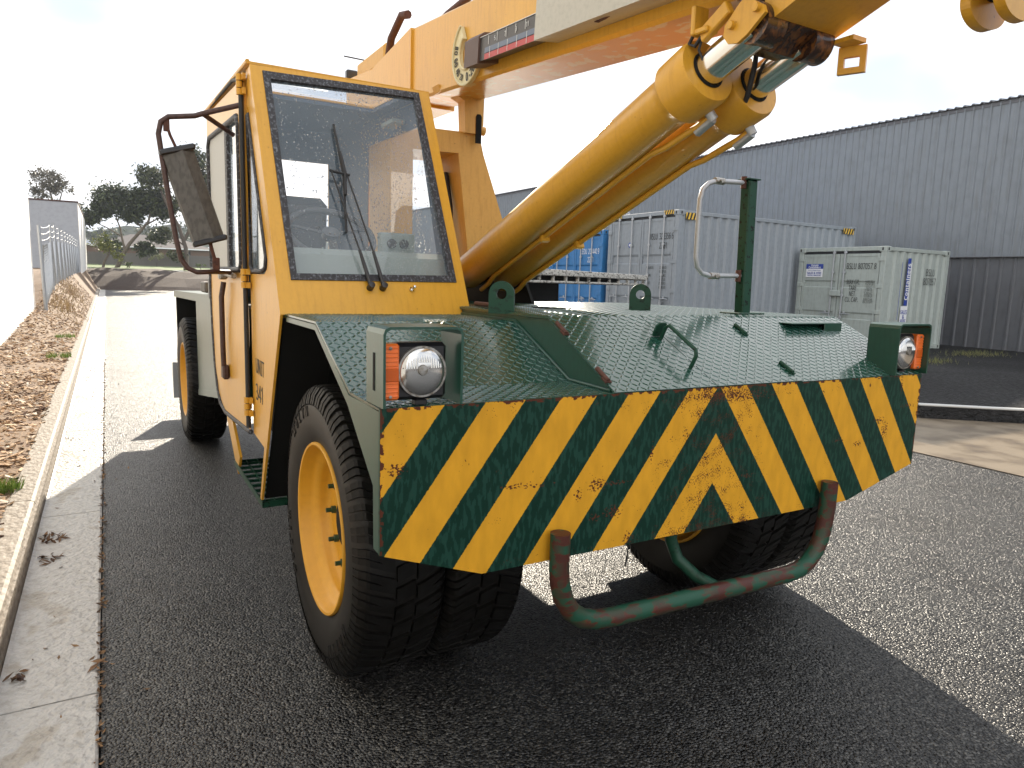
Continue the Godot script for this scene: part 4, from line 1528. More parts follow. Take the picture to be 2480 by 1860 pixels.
	obj("door_seal", b, M.old_seal, door)
	b = MB.new()
	b.tube([Vector3(xd - 0.012, 2.68, -3.99), Vector3(xd - 0.012, 0.86, -3.99)], 0.013, 8)
	b.tube([Vector3(xd - 0.006, 2.68, -4.0), Vector3(xd - 0.006, 2.74, -4.3), Vector3(xd - 0.006, 2.79, -5.5)], 0.01, 6)
	obj("hinge_cover", b, M.black_rubber, door)
	for yy in [2.60, 1.62, 0.93]:
		for k in 3:
			b = MB.new()
			b.tube([Vector3(xd - 0.02, yy + k * 0.035, -3.985), Vector3(xd - 0.02, yy + k * 0.035 + 0.03, -3.985)], 0.016, 10)
			b.span(Vector3(xd - 0.012, yy + k * 0.035, -3.985), Vector3(xd + 0.006, yy + k * 0.035 + 0.03, -3.94 if k != 1 else -4.03))
			obj("hinge", b, M.yellow_paint, door)
	b = MB.new()
	b.tube([Vector3(xd - 0.03, 1.64, -4.66), Vector3(xd - 0.045, 1.55, -4.66), Vector3(xd - 0.045, 1.25, -4.66), Vector3(xd - 0.04, 1.12, -4.68)], 0.016, 8)
	b.box(Vector3(xd - 0.03, 1.08, -4.70), Vector3(0.04, 0.09, 0.09), 0.01)
	obj("door_handle", b, M.rusty_tube, door)
	b = MB.new()
	b.tube([Vector3(xd - 0.03, 1.70, -4.85), Vector3(xd - 0.03, 1.68, -4.25)], 0.016, 8)
	b.box(Vector3(xd - 0.04, 1.69, -4.62), Vector3(0.05, 0.07, 0.06), 0.01)
	obj("mirror_bracket", b, M.steel, door)
	var tb := Basis(Vector3(0, 0, 1), Y, Vector3(-1, 0, 0))
	lettering("UNIT", side, Vector3(xs - 0.0015, 1.215, -3.765), tb, 0.075, M.grey_ink, 0.95)
	lettering("341", side, Vector3(xs - 0.0015, 1.075, -3.78), tb, 0.085, M.grey_ink, 1.1)
	# far side and rear walls, each painted outside and lined inside
	b = MB.new()
	b.ring([Vector2(-1.618 * 0 - 5.5, 1.5), Vector2(-3.25, 1.5), Vector2(-3.846, 2.732), Vector2(-5.5, 2.79)], [Vector2(-4.85, 1.78), Vector2(-3.62, 1.78), Vector2(-3.93, 2.56), Vector2(-4.85, 2.58)], Vector3(1.606, 0, 0), NX, Y, 0.010)
	cr("cab_side", b, M.yellow_paint)
	b = MB.new()
	b.ring([Vector2(-5.49, 1.5), Vector2(-3.40, 1.5), Vector2(-3.90, 2.70), Vector2(-5.49, 2.76)], [Vector2(-4.85, 1.78), Vector2(-3.62, 1.78), Vector2(-3.93, 2.56), Vector2(-4.85, 2.58)], Vector3(1.594, 0, 0), NX, Y, 0.010)
	var far_lining := cr("cab_lining", b, M.lining)
	b = MB.new()
	b.quad(Vector3(1.602, 1.78, -4.85), Vector3(1.602, 1.78, -3.62), Vector3(1.602, 2.56, -3.93), Vector3(1.602, 2.58, -4.85))
	obj("side_window", b, M.glass, far_lining)
	b = MB.new()
	b.ring([Vector2(0.67, 0.9), Vector2(1.616, 0.9), Vector2(1.616, 2.79), Vector2(0.67, 2.79)], [Vector2(0.80, 1.80), Vector2(1.50, 1.80), Vector2(1.50, 2.53), Vector2(0.80, 2.53)], Vector3(0, 0, -5.49), X, Y, 0.012)
	cr("cab_rear", b, M.yellow_paint)
	b = MB.new()
	b.ring([Vector2(0.68, 1.5), Vector2(1.59, 1.5), Vector2(1.59, 2.76), Vector2(0.68, 2.76)], [Vector2(0.80, 1.80), Vector2(1.50, 1.80), Vector2(1.50, 2.53), Vector2(0.80, 2.53)], Vector3(0, 0, -5.475), X, Y, 0.010)
	var back_lining := cr("cab_lining", b, M.lining)
	b = MB.new()
	b.quad(Vector3(0.80, 1.80, -5.485), Vector3(1.50, 1.80, -5.485), Vector3(1.50, 2.53, -5.485), Vector3(0.80, 2.53, -5.485))
	obj("rear_window", b, M.glass, back_lining)
	# roof with a glazed hatch
	var ro := Vector3(0, 2.735, -3.845)
	var rd := Vector3(0, 0.033, -1).normalized()
	var r2 := [Vector2(0.662, 0.0), Vector2(1.62, 0.0), Vector2(1.62, 1.68), Vector2(0.652, 1.68)]
	var r3 := [Vector2(0.735, 0.10), Vector2(1.50, 0.10), Vector2(1.50, 0.62), Vector2(0.735, 0.62)]
	b = MB.new()
	b.ring(r2, r3, ro, X, rd, 0.012)
	b.tube([Vector3(0.655, 2.735, -3.85), Vector3(0.645, 2.79, -5.52)], 0.012, 6)
	cr("cab_roof", b, M.yellow_paint)
	b = MB.new()
	b.ring([Vector2(0.68, 0.02), Vector2(1.59, 0.02), Vector2(1.59, 1.62), Vector2(0.68, 1.62)], r3, ro - Vector3(0, 0.016, 0), X, rd, 0.02)
	var rl := cr("cab_lining", b, M.lining)
	b = MB.new()
	b.quad(ro + X * 0.735 + rd * 0.10, ro + X * 1.50 + rd * 0.10, ro + X * 1.50 + rd * 0.62, ro + X * 0.735 + rd * 0.62)
	obj("roof_hatch", b, M.glass, rl)
	b = MB.new()
	b.span(Vector3(1.50, 2.60, -4.30), Vector3(1.58, 2.625, -4.10), 0.004)
	obj("dome_light", b, M.cab_grey, rl)
	# cab floor, dash, wheel, seat
	b = MB.new()
	b.span(Vector3(0.69, 1.44, -3.32), Vector3(1.59, 1.50, -5.46))
	cr("cab_floor", b, M.chassis)
	b = MB.new()
	b.prism([Vector2(-3.42, 1.52), Vector2(-3.48, 1.80), Vector2(-3.55, 1.83), Vector2(-3.80, 1.83), Vector2(-3.84, 1.78), Vector2(-3.80, 1.52)], Vector3(0.69, 0, 0), NX, Y, 0.89)
	var dash := cr("dashboard", b, M.cab_grey)
	for i in 2:
		b = MB.new()
		b.lathe([Vector2(0.0, 0.0), Vector2(0.026, 0.0), Vector2(0.026, 0.012), Vector2(0.022, 0.012), Vector2(0.0, 0.008)], Vector3(1.36 + i * 0.07, 1.88, -3.72), Vector3(0, 0.2, 1), 16)
		obj("dial", b, M.black_plastic, dash)
	b = MB.new()
	b.span(Vector3(1.30, 1.83, -3.78), Vector3(1.50, 1.94, -3.73), 0.006)
	obj("gauge_panel", b, M.cab_grey, dash)
	var sc := Vector3(1.10, 1.925, -3.98)
	var sn := Vector3(0, 0.80, 0.60).normalized() * -1.0
	var su := X.cross(sn).normalized()
	var cpts := []
	for i in 32:
		var a := TAU * i / 32.0
		cpts.append(sc + X * cos(a) * 0.235 + su * sin(a) * 0.235)
	b = MB.new()
	b.tube(cpts, 0.02, 8, false, true)
	for a in [0.3, 2.84, 4.71]:
		b.tube([sc, sc + X * cos(a) * 0.21 + su * sin(a) * 0.21], 0.011, 6)
	b.lathe([Vector2(0.0, -0.03), Vector2(0.05, -0.02), Vector2(0.05, 0.02), Vector2(0.0, 0.03)], sc, sn, 16, 40.0)
	b.tube([sc, sc + Vector3(0, -0.35, 0.22)], 0.025, 8)
	cr("steering_wheel", b, M.black_plastic)
	b = MB.new()
	b.box(Vector3(1.12, 1.66, -4.75), Vector3(0.48, 0.14, 0.48), 0.05)
	b.box(Vector3(1.12, 1.95, -5.02), Vector3(0.46, 0.55, 0.12), 0.05, Basis(X, 0.15))
	cr("seat", b, M.seat_vinyl)
	# mirror on its arm
	var mz := -4.1
	b = MB.new()
	b.tube([Vector3(0.645, 2.555, -4.0), Vector3(0.47, 2.505, mz)], 0.014, 8)
	b.tube([Vector3(0.645, 2.45, -4.28), Vector3(0.47, 2.505, mz)], 0.013, 8)
	b.tube([Vector3(0.47, 2.505, mz), Vector3(0.433, 2.489, mz), Vector3(0.31, 2.468, mz), Vector3(0.275, 2.44, mz), Vector3(0.262, 2.38, mz), Vector3(0.275, 2.26, mz), Vector3(0.30, 2.05, mz), Vector3(0.325, 1.86, mz), Vector3(0.345, 1.76, mz), Vector3(0.375, 1.715, mz), Vector3(0.42, 1.695, mz), Vector3(0.50, 1.70, mz), Vector3(0.60, 1.70, -4.25), Vector3(0.64, 1.69, -4.5)], 0.0135, 10)
	var arm := cr("mirror_arm", b, M.rusty_tube)
	b = MB.new()
	var mc := Vector3(0.415, 2.085, mz)
	var mu := Vector3(-0.138, 0.44, 0).normalized()
	var mx := Vector3(0.44, 0.138, 0).normalized()
	# folded back of the mirror: two faces meeting in a shallow ridge
	var half := 0.235
	var prof := [Vector2(-0.082, -0.02), Vector2(-0.075, 0.02), Vector2(0.02, 0.042), Vector2(0.074, 0.012), Vector2(0.082, -0.02)]
	b.prism(prof, mc - mu * half, mx, Vector3(0, 0, 1), half * 2.0)
	var mirror := cr("mirror", b, M.mirror_back)
	for s in [-1.0, 1.0]:
		b = MB.new()
		b.box(mc + mu * half * s + Vector3(0, 0, 0.005), Vector3(0.176, 0.03, 0.075), 0.008, Basis(mx, mu, Vector3(0, 0, 1)))
		obj("end_cap", b, M.black_plastic, mirror)
	b = MB.new()
	b.box(mc + Vector3(0, 0, -0.0225), Vector3(0.158, 0.44, 0.004), 0.0, Basis(mx, mu, Vector3(0, 0, 1)))
	obj("mirror_glass", b, M.mirror_glass, mirror)
	b = MB.new()
	b.tube([mc + mu * 0.24, Vector3(0.315, 2.38, mz), Vector3(0.292, 2.462, mz)], 0.008, 6)
	b.tube([mc - mu * 0.24, Vector3(0.50, 1.80, mz), Vector3(0.525, 1.705, mz)], 0.01, 6)
	b.box(Vector3(0.30, 2.43, mz), Vector3(0.03, 0.07, 0.012), 0.003)
	b.box(Vector3(0.515, 1.74, mz), Vector3(0.035, 0.07, 0.02), 0.003)
	obj("swivel", b, M.rust, arm)

func crane_boom() -> void:
	var X := Vector3(1, 0, 0)
	var Y := Vector3(0, 1, 0)
	var Z := Vector3(0, 0, 1)
	var xl := 1.915
	var xr := 2.225
	var bot := func(z: float) -> float: return 2.772 - 0.0805 * (z + 3.0)
	var top := func(z: float) -> float: return 3.312 - 0.105 * (z + 3.93)
	# main box: sides, top and the underside, yellow with cream blotches
	var b := MB.new()
	var z0 := -4.87
	var z1 := -1.735
	var q := func(x: float, z: float, t: bool) -> Vector3: return Vector3(x, top.call(z) if t else bot.call(z), z)
	var bev := 0.016
	b.quad(q.call(xl, z0, false) + Y * bev, q.call(xl, z1, false) + Y * bev, q.call(xl, z1, true) - Y * bev, q.call(xl, z0, true) - Y * bev)
	b.quad(q.call(xr, z1, false) + Y * bev, q.call(xr, z0, false) + Y * bev, q.call(xr, z0, true) - Y * bev, q.call(xr, z1, true) - Y * bev)
	b.quad(q.call(xl, z1, true) + X * bev, q.call(xr, z1, true) - X * bev, q.call(xr, z0, true) - X * bev, q.call(xl, z0, true) + X * bev)
	for s in [[xl, 1.0], [xr, -1.0]]:
		var A: Vector3 = q.call(s[0], z0, true) - Y * bev
		var B: Vector3 = q.call(s[0], z1, true) - Y * bev
		var C: Vector3 = q.call(s[0], z1, true) + X * bev * s[1]
		var D: Vector3 = q.call(s[0], z0, true) + X * bev * s[1]
		if s[1] > 0:
			b.quad(A, B, C, D)
		else:
			b.quad(B, A, D, C)
		A = q.call(s[0], z0, false) + X * bev * s[1]
		B = q.call(s[0], z1, false) + X * bev * s[1]
		C = q.call(s[0], z1, false) + Y * bev
		D = q.call(s[0], z0, false) + Y * bev
		if s[1] > 0:
			b.quad(A, B, C, D)
		else:
			b.quad(B, A, D, C)
	var boom := cr("boom", b, M.yellow_paint)
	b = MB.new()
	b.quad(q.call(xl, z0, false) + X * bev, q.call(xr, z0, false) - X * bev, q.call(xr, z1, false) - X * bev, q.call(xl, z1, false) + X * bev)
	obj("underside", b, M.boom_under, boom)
	# forward part rising towards the head
	b = MB.new()
	var up := func(z: float) -> float: return 2.553 + 0.345 * (z + 1.735)
	var poly := [Vector2(-1.735, 2.553), Vector2(0.9, up.call(0.9)), Vector2(0.9, up.call(0.9) + 0.5), Vector2(-1.735, 3.07)]
	b.prism(poly, Vector3(xl - 0.006, 0, 0), Z, Y, (xr - xl + 0.012))
	obj("boom_front", b, M.yellow_paint, boom)
	# cylinder lug below, greasy
	b = MB.new()
	b.prism([Vector2(-1.90, 2.63), Vector2(-1.90, 2.545), Vector2(-1.85, 2.505), Vector2(-1.78, 2.50), Vector2(-1.735, 2.535), Vector2(-1.69, 2.565), Vector2(-1.74, 2.68)], Vector3(xl + 0.02, 0, 0), Z, Y, (xr - xl - 0.04))
	obj("cross_tube", b, M.grease, boom)
	# pin keeper plate with its bolt
	b = MB.new()
	b.prism([Vector2(-1.70, 2.60), Vector2(-1.69, 2.575), Vector2(-1.76, 2.525), Vector2(-1.80, 2.508), Vector2(-1.84, 2.515), Vector2(-1.865, 2.545), Vector2(-1.86, 2.58), Vector2(-1.80, 2.635), Vector2(-1.77, 2.645)], Vector3(xl - 0.052, 0, 0), Z, Y, 0.014)
	var keeper := obj("pin_plate", b, M.yellow_paint, boom)
	for p in [Vector3(xl - 0.052, 2.57, -1.825), Vector3(xl - 0.052, 2.595, -1.72)]:
		b = MB.new()
		b.lathe([Vector2(0.0, -0.01), Vector2(0.014, -0.01), Vector2(0.014, 0.016), Vector2(0.0, 0.018)], p, Vector3(-1, 0, 0), 6, 10.0)
		obj("keeper_bolt", b, M.yellow_paint, boom)
	b = MB.new()
	b.box(Vector3(xl - 0.05, 2.603, -1.905), Vector3(0.03, 0.05, 0.14), 0.004, Basis(X, -0.5))
	b.box(Vector3(xl - 0.05, 2.625, -1.985), Vector3(0.07, 0.10, 0.02), 0.004)
	b.box(Vector3(xl - 0.05, 2.585, -1.95), Vector3(0.06, 0.02, 0.06), 0.004)
	obj("sensor_bracket", b, M.yellow_paint, boom)
	b = MB.new()
	b.tube([Vector3(xl - 0.05, 2.59, -1.96), Vector3(xl - 0.055, 2.53, -1.975), Vector3(xl - 0.04, 2.47, -1.95)], 0.005, 6)
	b.tube([Vector3(xl - 0.06, 2.60, -1.99), Vector3(xl - 0.06, 2.56, -2.02), Vector3(xl - 0.06, 2.545, -1.99), Vector3(xl - 0.06, 2.57, -1.96)], 0.007, 6)
	obj("sensor_wire", b, M.black_rubber, boom)
	b = MB.new()
	b.tube([Vector3(xl - 0.03, 2.66, -1.81), Vector3(xl - 0.05, 2.70, -1.83), Vector3(xl - 0.05, 2.78, -1.80), Vector3(xl - 0.03, 2.95, -1.65)], 0.022, 10)
	obj("oil_pipe", b, M.yellow_paint, boom)
	b = MB.new()
	b.ring([Vector2(-0.05, -0.06), Vector2(0.04, -0.06), Vector2(0.04, 0.03), Vector2(-0.05, 0.03)], [Vector2(-0.03, -0.04), Vector2(0.02, -0.04), Vector2(0.02, -0.005), Vector2(-0.03, -0.005)], Vector3(xr + 0.055, 2.51, -1.66), Vector3(0.4, 0, 0.9).normalized(), Y, 0.02)
	b.span(Vector3(xr - 0.01, 2.54, -1.70), Vector3(xr + 0.06, 2.555, -1.62))
	obj("guide_loop", b, M.yellow_paint, boom)
	# rear gusset and winch housing
	b = MB.new()
	b.prism([Vector2(-4.84, 2.90), Vector2(-4.84, 3.405), Vector2(-5.67, 3.322), Vector2(-6.35, 3.39), Vector2(-6.35, 2.98), Vector2(-5.6, 2.93)], Vector3(1.90, 0, 0), Z, Y, 0.34)
	obj("tail", b, M.yellow_paint, boom)
	b = MB.new()
	b.span(Vector3(1.96, 3.36, -6.25), Vector3(2.2, 3.51, -5.55), 0.02)
	obj("winch_housing", b, M.cream_yellow_paint, boom)
	b = MB.new()
	b.tube([Vector3(1.98, 3.40, -5.50), Vector3(1.97, 3.50, -5.42), Vector3(1.97, 3.60, -5.2), Vector3(1.98, 3.58, -5.1)], 0.03, 8)
	obj("hydraulic_hose", b, M.rust, boom)
	b = MB.new()
	b.tube([Vector3(1.98, 3.34, -4.8), Vector3(1.98, 3.38, -4.4), Vector3(1.98, 3.40, -3.6), Vector3(1.98, 3.33, -2.9)], 0.022, 8)
	obj("hydraulic_hose", b, M.rust, boom)
	b = MB.new()
	b.beam(Vector3(1.90, 3.36, -6.42), Vector3(1.90, 3.61, -6.42), 0.02, 0.02)
	b.tube([Vector3(1.90, 3.605, -6.42), Vector3(2.2, 3.60, -6.42)], 0.006, 6)
	b.box(Vector3(1.96, 3.42, -6.40), Vector3(0.10, 0.14, 0.06), 0.01)
	obj("lamp_bracket", b, M.black_plastic, boom)
	# radius chart box on the boom side
	b = MB.new()
	var bdir := Vector3(0, -0.075, 1).normalized()
	var bup := bdir.cross(X).normalized() * -1.0
	if bup.y < 0:
		bup = -bup
	var o := Vector3(1.80, 2.865, -3.58)
	var L := 0.86
	# box body
	var body := [Vector2(0.0, 0.0), Vector2(0.115, 0.03), Vector2(0.115, 0.155), Vector2(0.0, 0.115)]
	b = MB.new()
	b.prism(body, o + bdir * L, X, bup, L)
	var chart := obj("chart_box", b, M.chart_dark, boom)
	b = MB.new()
	b.prism([Vector2(-0.004, 0.116), Vector2(0.114, 0.157), Vector2(0.114, 0.160), Vector2(-0.004, 0.119)], o + bdir * L, X, bup, L)
	obj("chart_lid", b, M.chart_white, chart)
	b = MB.new()
	b.prism([Vector2(-0.012, -0.012), Vector2(0.118, 0.01), Vector2(0.118, 0.165), Vector2(0.02, 0.150), Vector2(-0.012, 0.123)], o - bdir * 0.0, X, bup, 0.17)
	obj("chart_end", b, M.brown_box, chart)
	b = MB.new()
	b.quad(o + bdir * 0.06 - X * 0.003 + bup * 0.030, o + bdir * 0.80 - X * 0.003 + bup * 0.030, o + bdir * 0.80 - X * 0.003 + bup * 0.056, o + bdir * 0.06 - X * 0.003 + bup * 0.056)
	obj("scale_band", b, M.chart_blue, chart)
	b = MB.new()
	b.quad(o + bdir * 0.06 - X * 0.003 + bup * -0.002, o + bdir * 0.83 - X * 0.003 + bup * -0.002, o + bdir * 0.83 - X * 0.003 + bup * 0.026, o + bdir * 0.06 - X * 0.003 + bup * 0.026)
	obj("scale_band", b, M.chart_red, chart)
	b = MB.new()
	for i in 8:
		var s := 0.12 + i * 0.095
		b.box(o + bdir * s - X * 0.004 + bup * 0.027, Vector3(0.001, 0.055, 0.003), 0.0, Basis(X, bup, bdir))
		b.box(o + bdir * (s - 0.02) - X * 0.003 + bup * 0.09, Vector3(0.001, 0.045, 0.003), 0.0, Basis(X, bup, bdir))
	obj("scale_marks", b, M.chart_white, chart)
	var tb := Basis(Z, Y, -X)
	for i in 6:
		lettering(str(5 + i * 2), chart, o + bdir * (0.17 + i * 0.11) - X * 0.003 + bup * 0.085, tb, 0.022, M.chart_white, 0.8)
	# sheet metal cover further along
	b = MB.new()
	b.prism([Vector2(-0.02, -0.015), Vector2(0.115, 0.0), Vector2(0.115, 0.30), Vector2(-0.02, 0.28)], o + bdir * 1.9 + Y * 0.005, X, bup, 1.30)
	obj("cable_cover", b, M.pale_metal_cover, boom)
	b = MB.new()
	for k in 3:
		b.tube([Vector3(1.86, 2.86, -2.62 + k * 0.02), Vector3(1.83, 2.80, -2.60 + k * 0.02), Vector3(1.82, 2.775, -2.53 + k * 0.02), Vector3(1.83, 2.79, -2.46 + k * 0.02), Vector3(1.86, 2.85, -2.43 + k * 0.02)], 0.006, 6)
	obj("cable_coil", b, M.rust, boom)
	# boom angle dial
	var gc := Vector3(1.895, 3.02, -3.93)
	b = MB.new()
	var outer := []
	var inner := []
	var nseg := 18
	for i in nseg + 1:
		var a := deg_to_rad(lerpf(118.0, 330.0, float(i) / nseg))
		outer.append(Vector2(cos(a), sin(a)) * 0.185)
		inner.append(Vector2(cos(a), sin(a)) * 0.095)
	var rim := []
	for p in outer:
		rim.append(p)
	inner.reverse()
	for p in inner:
		rim.append(p)
	b.prism(rim, gc - X * 0.002, Z, Y, 0.02)
	var dial := obj("angle_dial", b, M.gauge_cream, boom)
	b = MB.new()
	for rr in [0.185, 0.097]:
		var pp := []
		for i in nseg + 1:
			var a := deg_to_rad(lerpf(118.0, 330.0, float(i) / nseg))
			pp.append(gc - X * 0.006 + Z * cos(a) * rr + Y * sin(a) * rr)
		b.tube(pp, 0.008, 6)
	obj("dial_rim", b, M.gauge_cream, dial)
	for e in [["80", 165.0, 0.045], ["60", 192.0, 0.045], ["40", 219.0, 0.042], ["20", 244.0, 0.036], ["0", 275.0, 0.05], ["-20", 300.0, 0.05]]:
		var a := deg_to_rad(e[1])
		var dd := Z * cos(a) + Y * sin(a)
		var tt := Z * -sin(a) + Y * cos(a)
		lettering(e[0], dial, gc - X * 0.0065 + dd * 0.145, Basis(tt, -dd, -X) if tt.cross(-dd).dot(-X) > 0 else Basis(-tt, -dd, -X), e[2], M.ink, 0.75, "Droid Sans", true)
	# lug under the boom and the portal mast
	b = MB.new()
	b.prism([Vector2(1.90, 2.93), Vector2(2.235, 2.93), Vector2(2.232, 2.72), Vector2(2.20, 2.66), Vector2(2.10, 2.66), Vector2(2.09, 2.86), Vector2(2.03, 2.885), Vector2(1.92, 2.89)], Vector3(0, 0, -4.36), X, Y, 0.10)
	obj("pivot_lug", b, M.cream_yellow_paint, boom)
	b = MB.new()
	b.prism([Vector2(2.175, 2.60), Vector2(2.215, 2.60), Vector2(2.215, 2.77), Vector2(2.206, 2.785), Vector2(2.184, 2.785), Vector2(2.175, 2.77)], Vector3(0, 0, -4.352), X, Y, 0.01)
	obj("hose_slot", b, M.chassis, boom)
	b = MB.new()
	b.tube([Vector3(2.22, 2.70, -4.42), Vector3(2.27, 2.695, -4.42)], 0.03, 12)
	obj("pivot_pin", b, M.cream_yellow_paint, boom)
	b = MB.new()
	b.prism([Vector2(1.60, 1.45), Vector2(1.60, 2.66), Vector2(2.222, 2.672), Vector2(2.258, 2.54), Vector2(2.425, 2.106), Vector2(2.60, 1.60), Vector2(2.60, 1.45), Vector2(2.22, 1.45), Vector2(2.15, 1.93), Vector2(2.072, 2.53), Vector2(1.75, 2.52), Vector2(1.75, 1.45)], Vector3(0, 0, -4.40), X, Y, 0.42)
	var mast := cr("mast", b, M.cream_yellow_paint)
	b = MB.new()
	b.tube([Vector3(2.0, 2.52, -4.72), Vector3(2.02, 2.35, -4.66), Vector3(2.03, 2.2, -4.6), Vector3(2.04, 1.9, -4.6), Vector3(2.05, 1.6, -4.6)], 0.022, 8)
	b.tube([Vector3(2.06, 2.42, -4.6), Vector3(2.075, 2.2, -4.55), Vector3(2.085, 1.9, -4.55), Vector3(2.08, 1.6, -4.5)], 0.03, 8)
	obj("mast_hose", b, M.black_rubber, mast)
	# lift cylinders
	var dirv := Vector3(0, 0.38, 1).normalized()
	for x in [1.925, 2.165]:
		var base := Vector3(x, 2.475 if x < 2.0 else 2.462, -1.99)
		var cyl := cpart("lift_cylinder")
		b = MB.new()
		b.lathe([Vector2(0.0, -2.16), Vector2(0.06, -2.155), Vector2(0.099, -2.06), Vector2(0.099, -0.20), Vector2(0.107, -0.16), Vector2(0.124, -0.145), Vector2(0.126, -0.02), Vector2(0.118, 0.0), Vector2(0.066, 0.0), Vector2(0.064, -0.01), Vector2(0.0, -0.01)], base, dirv, 40, 40.0)
		obj("barrel", b, M.yellow_paint, cyl)
		b = MB.new()
		b.tube([base - dirv * 0.05, base + dirv * 0.24], 0.06, 28)
		obj("rod", b, M.chrome, cyl)
		b = MB.new()
		b.lathe([Vector2(0.062, -0.004), Vector2(0.070, 0.002), Vector2(0.062, 0.008)], base, dirv, 24)
		obj("wiper_seal", b, M.chassis, cyl)
		b = MB.new()
		b.tube([Vector3(x - 0.042, base.y + dirv.y * 0.25, base.z + dirv.z * 0.25), Vector3(x + 0.05, base.y + dirv.y * 0.25, base.z + dirv.z * 0.25)], 0.066, 24)
		obj("rod_eye", b, M.grease, cyl)
		# oil pipe clipped along the barrel
		var sd := Vector3(0.5, -0.80, 0.33).normalized() if x < 2.0 else Vector3(0.30, -0.85, 0.33).normalized()
		b = MB.new()
		var pp := []
		for e in [[-0.09, 0.138], [-0.16, 0.140], [-0.22, 0.135], [-0.34, 0.128], [-0.42, 0.112], [-0.6, 0.111], [-1.0, 0.111], [-1.5, 0.111], [-1.85, 0.111], [-1.95, 0.128], [-2.05, 0.13]]:
			pp.append(base + dirv * e[0] + sd * e[1])
		b.tube(pp, 0.014, 8)
		obj("pressure_pipe", b, M.yellow_paint, cyl)
		b = MB.new()
		b.box(base - dirv * 1.28 + sd * 0.115, Vector3(0.05, 0.05, 0.03), 0.005, Basis(X, dirv.cross(X), dirv))
		obj("pipe_clip", b, M.yellow_paint, cyl)
		b = MB.new()
		b.tube([base - dirv * 0.09 + sd * 0.11, base - dirv * 0.09 + sd * 0.155], 0.02, 6)
		b.tube([base - dirv * 0.09 + sd * 0.15, base - dirv * 0.18 + sd * 0.155], 0.018, 6)
		obj("fitting", b, M.galvanised, cyl)
	b = MB.new()
	b.tube([Vector3(2.10, 2.60, -1.93), Vector3(2.085, 2.50, -1.92), Vector3(2.09, 2.40, -1.95), Vector3(2.13, 2.35, -2.02)], 0.010, 8)
	obj("return_hose", b, M.black_rubber, mast)
	# pedestal of the cylinders
	b = MB.new()
	for x in [1.78, 2.02, 2.26]:
		b.prism([Vector2(-3.70, 1.56), Vector2(-4.3, 1.56), Vector2(-4.15, 1.80), Vector2(-4.0, 1.84), Vector2(-3.86, 1.78)], Vector3(x, 0, 0), Z, Y, 0.02)
	b.tube([Vector3(1.74, 1.73, -4.0), Vector3(2.32, 1.73, -4.0)], 0.05, 16)
	cr("cylinder_pedestal", b, M.chassis)

func hook() -> void:
	var t := thing("hook_block", "yellow rounded hook block hanging ahead of the crane bumper", "hook block", Vector3(2.32, 2.50, -1.22))
	var b := MB.new()
	var pl := []
	for i in 20:
		var a := PI + PI * i / 19.0
		pl.append(Vector2(cos(a) * 0.10, sin(a) * 0.06 + 0.05))
	pl.append(Vector2(0.10, 0.32))
	pl.append(Vector2(-0.10, 0.32))
	b.prism(pl, Vector3(0, 0, 0.06), Vector3(1, 0, 0), Vector3(0, 1, 0), 0.03)
	b.prism(pl, Vector3(0, 0, -0.03), Vector3(1, 0, 0), Vector3(0, 1, 0), 0.03)
	obj("cheek_plate", b, M.yellow_paint, t)
	b = MB.new()
	b.tube([Vector3(0, 0.15, -0.03), Vector3(0, 0.15, 0.03)], 0.085, 24)
	obj("sheave", b, M.chassis, t)
	b = MB.new()
	b.tube([Vector3(0, 0.2, 0), Vector3(-0.02, 0.9, 0.05)], 0.008, 6)
	obj("rope", b, M.steel, t)

func build_crane() -> void:
	crane = thing("mobile_crane", "yellow and green pick-and-carry crane with chevron bumper parked on the wet road", "crane", CP)
	crane_front()
	crane_cab()
	crane_boom()
	hook()

# ---------------------------------------------------------------- the yard
func corrugated(b: MB, x0: float, x1: float, y0: float, y1: float, z: float, pitch: float, depth: float) -> void:
	# trapezoid ribs along x, facing +z, proud towards +z
	var n := int(round((x1 - x0) / pitch))
	var p := (x1 - x0) / n
	for i in n:
		var a := x0 + i * p
		var s := [[a, 0.0], [a + p * 0.28, 0.0], [a + p * 0.45, -depth], [a + p * 0.83, -depth], [a + p, 0.0]]
		for k in 4:
			b.quad(Vector3(s[k][0], y0, z + s[k][1]), Vector3(s[k + 1][0], y0, z + s[k + 1][1]), Vector3(s[k + 1][0], y1, z + s[k + 1][1]), Vector3(s[k][0], y1, z + s[k][1]))

